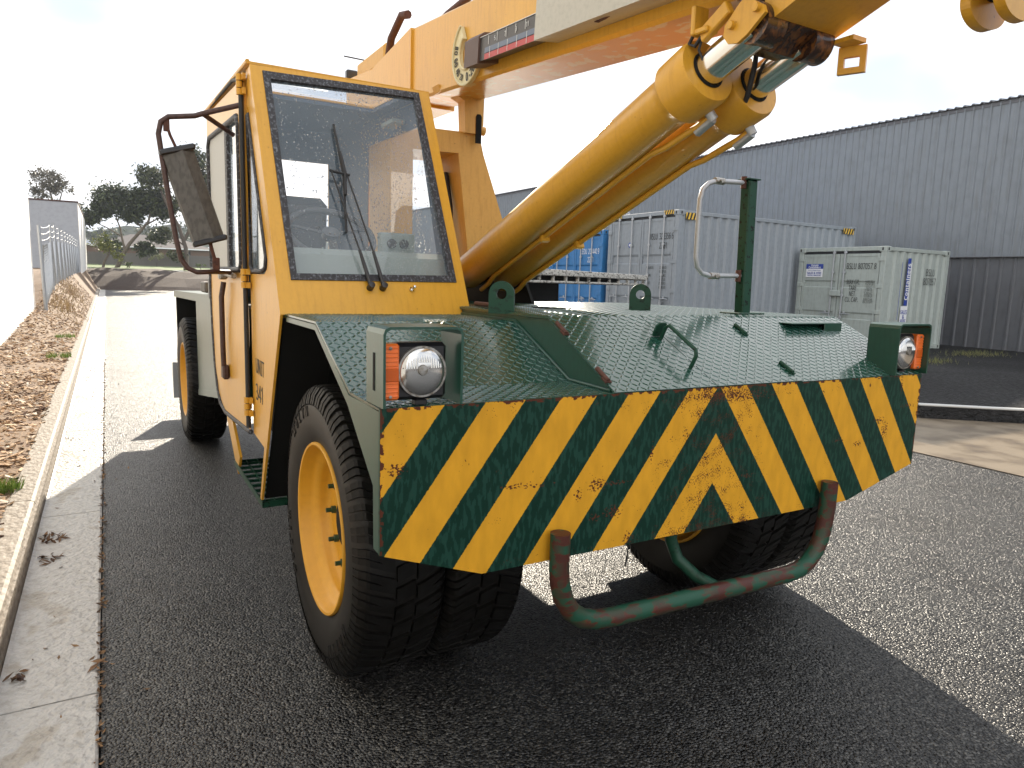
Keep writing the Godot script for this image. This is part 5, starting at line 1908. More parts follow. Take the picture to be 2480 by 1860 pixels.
# a box container with its doors towards -x; origin at the door corner nearest the viewer, width towards -z, length towards +x
func container(label: String, at: Vector3, W: float, L: float, H: float, paint: Material, bars: int, group := "") -> Node3D:
	var t := thing("shipping_container", label, "shipping container", at, group)
	var b := MB.new()
	var f := 0.14
	var pw := 0.12
	var X := Vector3(1, 0, 0)
	var Y := Vector3(0, 1, 0)
	# posts and rails
	for x in [0.0, L - pw]:
		for z in [0.0, -W + pw]:
			b = MB.new()
			b.span(Vector3(x, 0.11, z), Vector3(x + pw, H - 0.11, z - pw), 0.008)
			obj("corner_post", b, paint, t)
			for y in [0.0, H - 0.115]:
				b = MB.new()
				b.span(Vector3(x - 0.004 - (0.05 if x > 0 else 0.0), y, z + 0.004 + (0.041 if z < 0 else 0.0)), Vector3(x + 0.17 - (0.046 if x > 0 else 0.0), y + 0.118, z - 0.165 + (0.041 if z < 0 else 0.0)), 0.012)
				var cast := obj("corner_casting", b, paint, t)
				if x == 0.0:
					b = MB.new()
					b.span(Vector3(-0.006, y + 0.03, z - 0.06), Vector3(-0.0035, y + 0.09, z - 0.10), 0.001)
					obj("casting_hole", b, M.ink, cast)
				if z == 0.0:
					b = MB.new()
					var hx: float = 0.06 if x == 0.0 else x + 0.02
					b.span(Vector3(hx, y + 0.03, 0.0035), Vector3(hx + 0.04, y + 0.09, 0.006), 0.001)
					obj("casting_hole", b, M.ink, cast)
	for y in [0.0, H - 0.10]:
		for e in [[Vector3(pw, y + 0.01, -0.01), Vector3(L - pw, y + 0.09, -0.06)], [Vector3(pw, y + 0.01, -W + 0.06), Vector3(L - pw, y + 0.09, -W + 0.01)], [Vector3(0.01, y + 0.01, -pw), Vector3(0.07, y + 0.10, -W + pw)], [Vector3(L - 0.07, y + 0.01, -pw), Vector3(L - 0.01, y + 0.10, -W + pw)]]:
			b = MB.new()
			b.span(e[0], e[1], 0.006)
			obj("rail", b, paint, t)
	b = MB.new()
	corrugated(b, pw, L - pw, 0.09, H - 0.09, -0.018, 0.278, 0.036)
	obj("side_wall", b, paint, t)
	b = MB.new()
	b.span(Vector3(pw, 0.09, -W + 0.02), Vector3(L - pw, H - 0.09, -W + 0.05))
	b.span(Vector3(L - 0.06, 0.09, -pw), Vector3(L - 0.03, H - 0.09, -W + pw))
	b.span(Vector3(0.05, H - 0.05, -0.05), Vector3(L - 0.05, H - 0.03, -W + 0.05))
	b.span(Vector3(0.05, 0.1, -0.05), Vector3(L - 0.05, 0.14, -W + 0.05))
	obj("shell", b, paint, t)
	b = MB.new()
	b.span(Vector3(0.052, 0.10, -pw), Vector3(0.06, H - 0.10, -W + pw))
	obj("gasket", b, M.door_gasket, t)
	# doors: pressed leaves with two shallow bands
	var dw := (W - 2 * pw) * 0.5 - 0.022
	for k in 2:
		var zc := -pw - 0.014 - dw * 0.5 if k == 0 else -W + pw + 0.014 + dw * 0.5
		var door := part("door", t)
		b = MB.new()
		var y0 := 0.14
		var y1 := H - 0.15
		b.ring([Vector2(zc - dw * 0.5, y0), Vector2(zc + dw * 0.5, y0), Vector2(zc + dw * 0.5, y1), Vector2(zc - dw * 0.5, y1)], [Vector2(zc - dw * 0.5 + 0.06, y0 + 0.06), Vector2(zc + dw * 0.5 - 0.06, y0 + 0.06), Vector2(zc + dw * 0.5 - 0.06, y1 - 0.06), Vector2(zc - dw * 0.5 + 0.06, y1 - 0.06)], Vector3(0.012, 0, 0), Vector3(0, 0, 1), Y, 0.035)
		obj("door_frame", b, paint, door)
		# skin with pressed bands
		b = MB.new()
		var hh := y1 - y0 - 0.12
		var bands := [[0.0, 0.0], [0.24, 0.0], [0.25, 0.022], [0.31, 0.022], [0.33, 0.0], [0.62, 0.0], [0.63, 0.022], [0.69, 0.022], [0.71, 0.0], [1.0, 0.0]]
		for i in bands.size() - 1:
			var ya: float = y0 + 0.06 + hh * bands[i][0]
			var yb: float = y0 + 0.06 + hh * bands[i + 1][0]
			var za := zc - dw * 0.5 + 0.06
			var zb := zc + dw * 0.5 - 0.06
			b.quad(Vector3(0.022 + bands[i][1], ya, za), Vector3(0.022 + bands[i][1], ya, zb), Vector3(0.022 + bands[i + 1][1], yb, zb), Vector3(0.022 + bands[i + 1][1], yb, za))
		obj("door_skin", b, paint, door)
		var places := [0.28, 0.72] if bars == 2 else ([0.16] if k == 1 else [0.84])
		for s in places:
			var zz: float = zc - dw * 0.5 + dw * (s if bars == 2 else (1.0 - s if k == 0 else s))
			if bars == 1:
				zz = zc + dw * 0.36 * (-1.0 if k == 0 else 1.0)
			b = MB.new()
			b.tube([Vector3(-0.018, 0.03, zz), Vector3(-0.018, H - 0.06, zz)], 0.016, 8)
			for y in [0.07, H * 0.30, H * 0.52, H * 0.75, H - 0.12]:
				b.box(Vector3(-0.012, y, zz), Vector3(0.035, 0.05, 0.07), 0.006)
			obj("locking_bar", b, M.galvanised, door)
			b = MB.new()
			var hz := zz + (0.02 if bars == 2 else (0.0))
			var sg := 1.0 if (k == 0) else -1.0
			b.tube([Vector3(-0.03, H * 0.335, hz - 0.02 * sg), Vector3(-0.045, H * 0.34, hz + 0.14 * sg), Vector3(-0.045, H * 0.335, hz + 0.26 * sg)], 0.012, 6)
			b.box(Vector3(-0.03, H * 0.345, hz + 0.10 * sg), Vector3(0.03, 0.07, 0.04), 0.006)
			obj("handle", b, M.galvanised, door)
		var hzg := -0.02 - pw * 0.5 if k == 0 else -W + 0.02 + pw * 0.5
		for y in ([0.20, 0.40, 0.62, 0.86] if H > 2.5 else [0.14, 0.37, 0.62, 0.88]):
			b = MB.new()
			b.box(Vector3(0.002, H * y, hzg), Vector3(0.03, 0.09, 0.14), 0.006)
			obj("hinge", b, paint, door)
	return t

func build_yard() -> void:
	var tb := Basis(Vector3(0, 0, 1), Vector3(0, 1, 0), Vector3(-1, 0, 0))
	var Y0 := 0.43
	# tall grey container
	var t := container("tall grey container with hazard stripes on its top corners and plain grey doors", Vector3(10.728, Y0, -11.663), 2.44, 6.06, 2.9, M.container_grey, 2)
	var W := 2.44
	var H := 2.9
	lettering("VSLU  322356 6", t, Vector3(0.009, H * 0.81, -0.52), tb, 0.13, M.ink, 0.62)
	lettering("25G1", t, Vector3(0.009, H * 0.74, -0.45), tb, 0.13, M.ink, 0.62)
	for e in [["MAX GROSS", "30,480 KGS", 0.575], ["", "67,200 LBS", 0.545], ["TARE", "2,230 KGS", 0.515], ["", "4,920 LBS", 0.485], ["NET", "28,250 KGS", 0.455], ["", "62,280 LBS", 0.425], ["CU.CAP", "37.2 CUM", 0.335], ["", "1,315 CUFT", 0.305]]:
		if e[0]:
			lettering(e[0], t, Vector3(0.009, H * e[2], -0.86), tb, 0.055, M.grey_ink, 0.6)
		lettering(e[1], t, Vector3(0.009, H * e[2], -0.42), tb, 0.055, M.grey_ink, 0.6)
	var b := MB.new()
	b.lathe([Vector2(0.0, 0.0), Vector2(0.06, 0.0), Vector2(0.06, 0.002), Vector2(0.0, 0.002)], Vector3(0.02, H * 0.755, -1.62), Vector3(-1, 0, 0), 20)
	obj("round_sticker", b, M.sign_blue, t)
	b = MB.new()
	b.lathe([Vector2(0.0, 0.0), Vector2(0.03, 0.0), Vector2(0.03, 0.002), Vector2(0.0, 0.002)], Vector3(0.017, H * 0.755, -1.62), Vector3(-1, 0, 0), 16)
	obj("round_sticker", b, M.sign_white, t)
	for q in [[Vector3(0.0, H - 0.085, -0.45), tb], [Vector3(0.0, H - 0.085, -2.25), tb], [Vector3(0.20, H - 0.19, 0.0), Basis.IDENTITY], [Vector3(5.55, H - 0.19, 0.0), Basis.IDENTITY]]:
		var plate := MB.new()
		var ux: Vector3 = q[1].x
		var nn: Vector3 = q[1].z
		var hg := 0.09 if nn.x < 0 else 0.14
		var wd := 0.30 if nn.x < 0 else 0.40
		var o: Vector3 = q[0] + nn * 0.012
		plate.quad(o, o + ux * wd, o + ux * wd + Vector3(0, hg, 0), o + Vector3(0, hg, 0))
		var hz := obj("hazard_strip", plate, M.hazard_yellow, t)
		plate = MB.new()
		o += nn * 0.003
		for i in 4:
			var s := i * wd / 4.0
			plate.quad(o + ux * s, o + ux * (s + wd * 0.125), o + ux * minf(s + wd * 0.235, wd) + Vector3(0, hg, 0), o + ux * (s + wd * 0.11) + Vector3(0, hg, 0))
		obj("stripe", plate, M.ink, hz)
	# blue containers
	for k in 2:
		t = container(["blue container with white numbers standing beside the tall grey container", "blue container behind the flatbed, farther along the row from the numbered one"][k], Vector3(10.72, Y0, -14.30 - k * 2.75), 2.44, 6.06, 2.59, M.container_blue, 2, "blue containers in the yard row")
		H = 2.59
		if k == 0:
			lettering("CEDU  203440 9", t, Vector3(0.009, H * 0.80, -0.55), tb, 0.13, M.sign_white, 0.62)
			lettering("22G1", t, Vector3(0.009, H * 0.72, -0.50), tb, 0.13, M.sign_white, 0.62)
			lettering("NET", t, Vector3(0.009, H * 0.33, -0.80), tb, 0.09, M.sign_white, 0.6)
			lettering("CU.CAP", t, Vector3(0.009, H * 0.275, -0.80), tb, 0.09, M.sign_white, 0.6)
			for e in [0.335, 0.305, 0.275, 0.245]:
				lettering(["28,130 KG", "62,020 LB", "33.2 CUM", "1,173 CUFT"][int((0.335 - e) / 0.029)], t, Vector3(0.009, H * e, -0.40), tb, 0.06, M.sign_white, 0.6)
	# small pale container
	t = container("small pale grey-green container with blue and white stickers on door and side", Vector3(14.564, Y0, -9.355), 2.2, 2.43, 2.26, M.container_pale, 1)
	H = 2.26
	lettering("BSLU 807057 8", t, Vector3(0.009, H * 0.81, -0.56), tb, 0.125, M.ink, 0.62)
	var yy := 0.655
	for e in [["MAX GR.", "6,000 KG", "13,230 LB"], ["TARE", "950 KG", "2,100 LB"], ["NET", "5,050 KG", "11,130 LB"], ["CU. CAP.", "9.95 CU.M", "351.2 CU.FT"]]:
		lettering(e[0], t, Vector3(0.009, H * yy, -0.72), tb, 0.10, M.ink, 0.62)
		lettering(e[1], t, Vector3(0.009, H * (yy + 0.008), -0.33), tb, 0.05, M.grey_ink, 0.65)
		lettering(e[2], t, Vector3(0.009, H * (yy - 0.017), -0.33), tb, 0.05, M.grey_ink, 0.65)
		yy -= 0.058
	# sticker on the left leaf
	b = MB.new()
	b.quad(Vector3(0.008, H * 0.70, -1.98), Vector3(0.008, H * 0.70, -1.52), Vector3(0.008, H * 0.835, -1.52), Vector3(0.008, H * 0.835, -1.98))
	var st := obj("sticker", b, M.sign_white, t)
	b = MB.new()
	b.quad(Vector3(0.006, H * 0.785, -1.98), Vector3(0.006, H * 0.785, -1.52), Vector3(0.006, H * 0.835, -1.52), Vector3(0.006, H * 0.835, -1.98))
	obj("sticker_band", b, M.sign_blue, st)
	lettering("Simply", st, Vector3(0.004, H * 0.821, -1.75), tb, 0.05, M.sign_white, 0.9, "Droid Sans", true)
	lettering("Containers", st, Vector3(0.004, H * 0.799, -1.75), tb, 0.05, M.sign_white, 0.9, "Droid Sans", true)
	lettering("For Your Storage Solutions", st, Vector3(0.004, H * 0.769, -1.75), tb, 0.026, M.sign_blue, 0.8)
	lettering("SALES & HIRE", st, Vector3(0.004, H * 0.742, -1.75), tb, 0.052, M.sign_blue, 0.85, "Droid Sans", true)
	lettering("FREECALL 1800 815 805", st, Vector3(0.004, H * 0.718, -1.75), tb, 0.03, M.sign_blue, 0.8, "Droid Sans", true)
	# lock box
	b = MB.new()
	b.box(Vector3(-0.02, H * 0.54, -1.12), Vector3(0.08, 0.13, 0.26), 0.012)
	obj("lock_box", b, M.container_pale, t)
	# upright banner on the ribs of the side and numbers
	var sb := Basis.IDENTITY
	b = MB.new()
	b.quad(Vector3(0.82, H * 0.44, 0.004), Vector3(0.94, H * 0.44, 0.004), Vector3(0.94, H * 0.90, 0.004), Vector3(0.82, H * 0.90, 0.004))
	var bn := obj("banner", b, M.sign_blue, t)
	b = MB.new()
	b.quad(Vector3(0.72, H * 0.13, 0.004), Vector3(0.98, H * 0.13, 0.004), Vector3(0.98, H * 0.435, 0.004), Vector3(0.72, H * 0.435, 0.004))
	obj("sticker_panel", b, M.sign_white, bn)
	b = MB.new()
	b.quad(Vector3(0.62, H * 0.30, 0.003), Vector3(0.635, H * 0.30, 0.003), Vector3(0.635, H * 0.86, 0.003), Vector3(0.62, H * 0.86, 0.003))
	obj("stripe", b, M.sign_blue, bn)
	b = MB.new()
	b.quad(Vector3(0.955, H * 0.40, 0.003), Vector3(0.985, H * 0.40, 0.003), Vector3(0.985, H * 0.86, 0.003), Vector3(0.955, H * 0.86, 0.003))
	obj("stripe", b, M.sign_white, bn)
	var vert := Basis(Vector3(0, 1, 0), Vector3(-1, 0, 0), Vector3(0, 0, 1))
	lettering("Containers", bn, Vector3(0.88, H * 0.67, 0.007), vert, 0.13, M.sign_white, 0.85, "Droid Sans", true)
	lettering("SALES", bn, Vector3(0.85, H * 0.375, 0.007), sb, 0.09, M.sign_blue, 0.7, "Droid Sans", true)
	lettering("&", bn, Vector3(0.85, H * 0.33, 0.007), sb, 0.09, M.sign_blue, 0.8, "Droid Sans", true)
	lettering("HIRE", bn, Vector3(0.85, H * 0.285, 0.007), sb, 0.09, M.sign_blue, 0.7, "Droid Sans", true)
	lettering("For", bn, Vector3(0.85, H * 0.21, 0.007), sb, 0.08, M.sign_blue, 0.8, "Droid Sans", true)
	lettering("BSLU", t, Vector3(1.72, H * 0.77, 0.006), sb, 0.15, M.ink, 0.75)
	lettering("807057", t, Vector3(1.72, H * 0.68, 0.006), sb, 0.15, M.ink, 0.72)
	# flatbed
	t = thing("flatbed_trailer", "dirty white flatbed tray parked in front of the blue containers", "trailer", Vector3(9.0, 0.43, -10.6))
	var d := Vector3(-4.0, 0, 2.3).normalized()
	var s := Vector3(d.z, 0, -d.x) * -1.0
	if s.z > 0:
		s = -s
	var o := Vector3(0, 1.49 - 0.06, 0)
	b = MB.new()
	b.beam(o + s * 1.1, o + s * 1.1 + d * 5.6, 2.2, 0.05)
	obj("tray_floor", b, M.trailer_white, t)
	b = MB.new()
	b.beam(o - Vector3(0, 0.02, 0) - s * 0.03, o + d * 5.6 - Vector3(0, 0.02, 0) - s * 0.03, 0.05, 0.09, 0.008)
	obj("side_rail", b, M.trailer_white, t)
	b = MB.new()
	b.tube([o + d * 0.05 - Vector3(0, 0.155, 0), o + d * 5.5 - Vector3(0, 0.155, 0)], 0.02, 8)
	obj("rope_rail", b, M.trailer_white, t)
	for i in 14:
		b = MB.new()
		b.beam(o + d * (0.12 + i * 0.42) - Vector3(0, 0.165, 0), o + d * (0.12 + i * 0.42) - Vector3(0, 0.06, 0), 0.04, 0.04, 0.0, d)
		obj("rail_post", b, M.trailer_white, t)
	b = MB.new()
	b.beam(o + d * 0.2 - Vector3(0, 0.11, 0) + s * 0.5, o + d * 5.5 - Vector3(0, 0.11, 0) + s * 0.5, 0.12, 0.14)
	b.beam(o + d * 0.2 - Vector3(0, 0.11, 0) + s * 1.5, o + d * 5.5 - Vector3(0, 0.11, 0) + s * 1.5, 0.12, 0.14)
	b.beam(o + d * 2.9 - Vector3(0, 0.45, 0) + s * 1.0, o + d * 5.5 - Vector3(0, 0.45, 0) + s * 1.0, 1.2, 0.7)
	obj("chassis", b, M.chassis, t)
	for k in 2:
		for e in [0.25, 1.75]:
			b = MB.new()
			var wc: Vector3 = Vector3(0, 0.48, 0) + d * (3.3 + k * 1.2) + s * e
			b.lathe([Vector2(0.0, -0.14), Vector2(0.28, -0.14), Vector2(0.46, -0.12), Vector2(0.48, 0.0), Vector2(0.46, 0.12), Vector2(0.28, 0.14), Vector2(0.0, 0.14)], wc, s, 28, 40.0)
			obj("wheel", b, M.rubber, t)
	b = MB.new()
	b.beam(o - Vector3(0, 0.025, 0) + s * 0.0, o + s * 2.2 - Vector3(0, 0.025, 0), 0.06, 0.10, 0.006)
	obj("end_rail", b, M.trailer_white, t)
	# spinning roof vent standing on the blue container
	t = thing("roof_ventilator", "silver ribbed roof ventilator on top of the blue container", "ventilator", Vector3(11.3, 3.02, -14.45))
	b = MB.new()
	b.lathe([Vector2(0.0, 0.0), Vector2(0.22, 0.0), Vector2(0.20, 0.14), Vector2(0.0, 0.14)], Vector3.ZERO, Vector3(0, 1, 0), 20)
	obj("throat", b, M.sign_white, t)
	b = MB.new()
	for i in 22:
		var a := TAU * i / 22.0
		var pp := []
		for k in 7:
			var u := lerpf(-1.1, 1.1, k / 6.0)
			var aa := a + u * 0.25
			pp.append(Vector3(cos(aa) * 0.27 * cos(u * 0.75), 0.34 + 0.2 * sin(u), sin(aa) * 0.27 * cos(u * 0.75)))
		b.tube(pp, 0.022, 4)
	b.lathe([Vector2(0.0, 0.55), Vector2(0.16, 0.53), Vector2(0.16, 0.50), Vector2(0.0, 0.50)], Vector3.ZERO, Vector3(0, 1, 0), 16)
	obj("vanes", b, M.galvanised, t)

func build_warehouse() -> void:
	var t := thing("warehouse", "long blue-grey corrugated metal warehouse behind the containers", "warehouse", Vector3(18.4, 0.43, -20))
	var za := 32.0
	var zb := -42.0
	# walls face -x; ribs run upwards
	for e in [["wall", 2.20, 5.78, 0.0, 0.20, 0.026, M.cladding], ["lower_wall", 0.0, 2.24, 0.07, 0.30, 0.03, M.cladding_low]]:
		var b := MB.new()
		var n := int((za - zb) / e[4])
		for i in n:
			var z: float = za - i * e[4]
			var p: float = e[4]
			var s := [[z, 0.0], [z - p * 0.72, 0.0], [z - p * 0.79, e[5]], [z - p * 0.92, e[5]], [z - p, 0.0]]
			for k in 4:
				var x0: float = e[3] - s[k][1]
				var x1: float = e[3] - s[k + 1][1]
				b.quad(Vector3(x1, e[1], s[k + 1][0]), Vector3(x0, e[1], s[k][0]), Vector3(x0, e[2], s[k][0]), Vector3(x1, e[2], s[k + 1][0]))
		obj(e[0], b, e[6], t)
	var f := MB.new()
	f.span(Vector3(-0.03, 2.185, za), Vector3(0.06, 2.20, zb))
	obj("flashing", f, M.roof_metal, t)
	# roof sheets with ribs running up the slope
	var r := MB.new()
	var n2 := int((za - zb) / 0.20)
	var sl := Vector3(14.0, 1.3, 0)
	for i in n2:
		var z := za - i * 0.20
		var s := [[z, 0.0], [z - 0.12, 0.0], [z - 0.14, 0.035], [z - 0.18, 0.035], [z - 0.2, 0.0]]
		for k in 4:
			var p0 := Vector3(-0.09, 5.80 + s[k][1], s[k][0])
			var p1 := Vector3(-0.09, 5.80 + s[k + 1][1], s[k + 1][0])
			r.quad(p0, p0 + sl, p1 + sl, p1)
			r.quad(p0 - Vector3(0, 0.012 + s[k][1] * 0.6, 0), p0, p1, p1 - Vector3(0, 0.012 + s[k + 1][1] * 0.6, 0))
	obj("roof", r, M.roof_metal, t)
	f = MB.new()
	f.span(Vector3(-0.02, 5.70, za), Vector3(0.02, 5.79, zb))
	obj("fascia", f, M.roof_metal, t)
	f = MB.new()
	f.span(Vector3(0.12, 0.0, za), Vector3(0.3, 5.7, zb))
	f.span(Vector3(0.12, 0.0, zb), Vector3(14.0, 6.0, zb + 0.2))
	f.span(Vector3(0.12, 0.0, za - 0.2), Vector3(14.0, 6.0, za))
	f.span(Vector3(13.8, 0.0, zb), Vector3(14.0, 7.0, za))
	obj("inner_wall", f, M.cladding_low, t)

func build_left_side() -> void:
	# white wall of the neighbouring shed
	var t := thing("concrete_shed", "sunlit white concrete wall along the garden bed", "building", Vector3(-1.62, 0.0, -8))
	var b := MB.new()
	b.span(Vector3(-0.16, -0.1, 14.0), Vector3(-0.03, 6.5, -13.9))
	obj("wall", b, M.grey_wall, t)
	for i in 7:
		b = MB.new()
		b.span(Vector3(-0.03, -0.1, 14.0 - i * 4.0 - 0.008), Vector3(0.0, 6.5, 10.0 - i * 4.0 + 0.008), 0.006)
		obj("wall_panel", b, M.white_wall, t)
	b = MB.new()
	b.span(Vector3(-8.0, -0.1, -14.0), Vector3(-0.18, 6.5, -13.82), 0.01)
	b.span(Vector3(-8.0, 6.3, -13.8), Vector3(-0.19, 6.4, 14.0))
	obj("end_wall", b, M.white_wall, t)
	# shed farther on; shade put into the end wall colour, sunlight into the side
	t = thing("grey_shed", "shed with shade-grey end wall and sunlit-pale side wall beyond the chain-link fence", "building", Vector3(-1.42, 1.0, -66))
	b = MB.new()
	b.span(Vector3(-9.0, -0.6, 10.0), Vector3(-0.03, 4.95, 9.8), 0.01)
	obj("end_wall", b, M.grey_wall, t)
	b = MB.new()
	b.span(Vector3(-0.2, -0.6, 9.79), Vector3(0.0, 4.97, -9.5), 0.01)
	obj("side_wall", b, M.white_wall, t)
	b = MB.new()
	b.span(Vector3(-9.0, 4.96, 10.04), Vector3(0.04, 5.04, -9.5))
	obj("roof_edge", b, M.rust, t)
	# chain-link fence with three barbed strands
	t = thing("chain_link_fence", "galvanised chain-link fence with barbed wire on top beside the bed", "fence", Vector3(-1.42, 0.5, -22.3))
	var o := t.position
	var zs := [-22.3, -27.0, -29.6, -32.3, -35.0, -37.7, -40.4, -43.1, -45.8, -48.5, -51.2, -53.9]
	var tops := []
	for i in zs.size():
		var z: float = zs[i]
		var x := -1.41 - 0.08 * minf(1.0, absf(z + 22.3) / 6.0)
		var y := bed_height(x, z) - 0.05
		b = MB.new()
		var lean := -0.05 if i == 0 else 0.0
		var p0 := Vector3(x, y, z) - o
		var p1 := Vector3(x + lean, y + (2.25 if i == 0 else 2.1), z) - o
		b.tube([p0, p1], 0.045 if i == 0 else 0.035, 10)
		obj("post", b, M.galvanised, t)
		tops.append([p0, p1])
	b = MB.new()
	for i in zs.size() - 1:
		for k in 3:
			var a: Vector3 = tops[i][1] - Vector3(0, 0.04 + 0.17 * k, 0)
			var c: Vector3 = tops[i + 1][1] - Vector3(0, 0.04 + 0.17 * k, 0)
			var m1 := (a + c) * 0.5 - Vector3(0, 0.05, 0)
			b.tube([a, a.lerp(m1, 0.6) - Vector3(0, 0.01, 0), m1, c.lerp(m1, 0.6) - Vector3(0, 0.01, 0), c], 0.007, 4, false)
	obj("barbed_wire", b, M.galvanised, t)
	b = MB.new()
	for i in zs.size() - 1:
		var a0: Vector3 = tops[i][0] + Vector3(0, 0.1, 0)
		var a1: Vector3 = tops[i][1] - Vector3(0, 0.55, 0)
		var c0: Vector3 = tops[i + 1][0] + Vector3(0, 0.1, 0)
		var c1: Vector3 = tops[i + 1][1] - Vector3(0, 0.55, 0)
		var cnt := int((c0 - a0).length() / 0.13)
		for k in cnt:
			for sg in [0, 1]:
				var u0 := float(k) / cnt
				var u1 := u0 + 1.5 / (c0 - a0).length() * (1.0 if sg == 0 else -1.0)
				var v1 := 1.0
				if u1 > 1.0:
					v1 = (1.0 - u0) / (u1 - u0)
					u1 = 1.0
				elif u1 < 0.0:
					v1 = u0 / (u0 - u1)
					u1 = 0.0
				var s := a0.lerp(c0, u0)
				var e := a0.lerp(c0, u1).lerp(a1.lerp(c1, u1), v1)
				b.tube([s, e], 0.006, 3, false)
	stuff(obj("wire_mesh", b, M.galvanised, t))
	# timber fence across the far end and houses
	t = thing("paling_fence", "weathered grey timber paling fence across the end of the road", "fence", Vector3(10, 2.1, -88))
	b = MB.new()
	for i in 340:
		var x := -16.0 + i * 0.16
		b.span(Vector3(x, 0.0, -0.01 if i % 2 == 0 else 0.012), Vector3(x + 0.15, 1.32 + 0.03 * sin(i * 1.7), 0.0 if i % 2 == 0 else 0.022))
	stuff(obj("palings", b, M.paling, t))
	for i in 12:
		b = MB.new()
		b.span(Vector3(-15.0 + i * 4.4, -0.1, 0.03), Vector3(-14.88 + i * 4.4, 1.42, 0.12))
		obj("post", b, M.paling, t)
	for e in [[Vector3(5.5, 2.3, -101), 13.0, 9.0, 2.2, 1.7, M.house_roof, "low brick house with dark hipped roof behind the paling fence"], [Vector3(-6.0, 2.3, -112), 10.0, 9.0, 2.6, 2.0, M.house_roof_metal, "house with pale metal roof behind the leaning gum tree"], [Vector3(20.0, 2.3, -108), 14.0, 10.0, 2.5, 2.2, M.house_roof_metal, "house with pale metal roof beside the crane mirror"]]:
		t = thing("house", e[6], "house", e[0], "houses beyond the paling fence")
		var w: float = e[1]
		var dp: float = e[2]
		var hh: float = e[3]
		b = MB.new()
		b.span(Vector3(-w * 0.5, -0.3, -dp), Vector3(w * 0.5, hh, 0))
		obj("wall", b, M.house_brick, t)
		b = MB.new()
		var v := 0.5
		var A := Vector3(-w * 0.5 - v, hh, v)
		var B := Vector3(w * 0.5 + v, hh, v)
		var C := Vector3(w * 0.5 + v, hh, -dp - v)
		var D := Vector3(-w * 0.5 - v, hh, -dp - v)
		var R0 := Vector3(-w * 0.5 + dp * 0.45, hh + e[4], -dp * 0.5)
		var R1 := Vector3(w * 0.5 - dp * 0.45, hh + e[4], -dp * 0.5)
		b.quad(A, B, R1, R0)
		b.quad(C, D, R0, R1)
		b.tri(B, C, R1)
		b.tri(D, A, R0)
		b.quad(D, C, B, A)
		obj("roof", b, e[5], t)
		b = MB.new()
		b.span(A + Vector3(0, -0.14, 0), B + Vector3(0, 0.0, 0.08))
		obj("gutter", b, M.sign_white, t)
		for k in 3:
			b = MB.new()
			b.span(Vector3(-w * 0.35 + k * w * 0.28, 0.8, 0.02), Vector3(-w * 0.35 + k * w * 0.28 + 1.4, 1.9, 0.05))
			obj("window", b, M.black_plastic, t)

# ---------------------------------------------------------------- trees
func gum_tree(called: String, label: String, category: String, at: Vector3, limbs: Array, clumps: Array, leaf: float, per: float, dark: Color, light: Color, bark: Material, group := "") -> void:
	var t := thing(called, label, category, at, group)
	var b := MB.new()
	for l in limbs:
		b.tube(l[0], l[1], 8, true, false, l[2])
	obj("trunk", b, bark, t)
	b = MB.new()
	b.tinted = true
	for c in clumps:
		var ctr: Vector3 = c[0]
		var rad: Vector3 = c[1]
		var n := int(per * (rad.x * rad.y + rad.y * rad.z + rad.x * rad.z))
		# sub-clumps make the outline uneven and leave gaps
		var subs := []
		for i in maxi(5, n / 40):
			var d := Vector3(rng.randfn(), rng.randfn(), rng.randfn()).normalized()
			subs.append([ctr + d * rad * rng.randf_range(0.45, 0.98), rng.randf_range(0.25, 0.45) * minf(rad.x, minf(rad.y, rad.z) * 1.4)])
		for i in n:
			var s: Array = subs[rng.randi() % subs.size()]
			var p: Vector3 = s[0] + Vector3(rng.randfn(), rng.randfn() * 0.8, rng.randfn()) * s[1] * 0.62
			var bs := Basis.from_euler(Vector3(rng.randf() * TAU, rng.randf() * TAU, rng.randf() * TAU))
			var L := leaf * rng.randf_range(0.6, 1.3)
			var w := L * 0.42
			b.col = dark.lerp(light, pow(rng.randf(), 1.5))
			var a := p + bs.y * L
			var e := p - bs.y * L
			b.tri(a, p + bs.x * w, e)
			b.tri(a, e, p - bs.x * w)
	obj("crown", b, M.foliage, t)

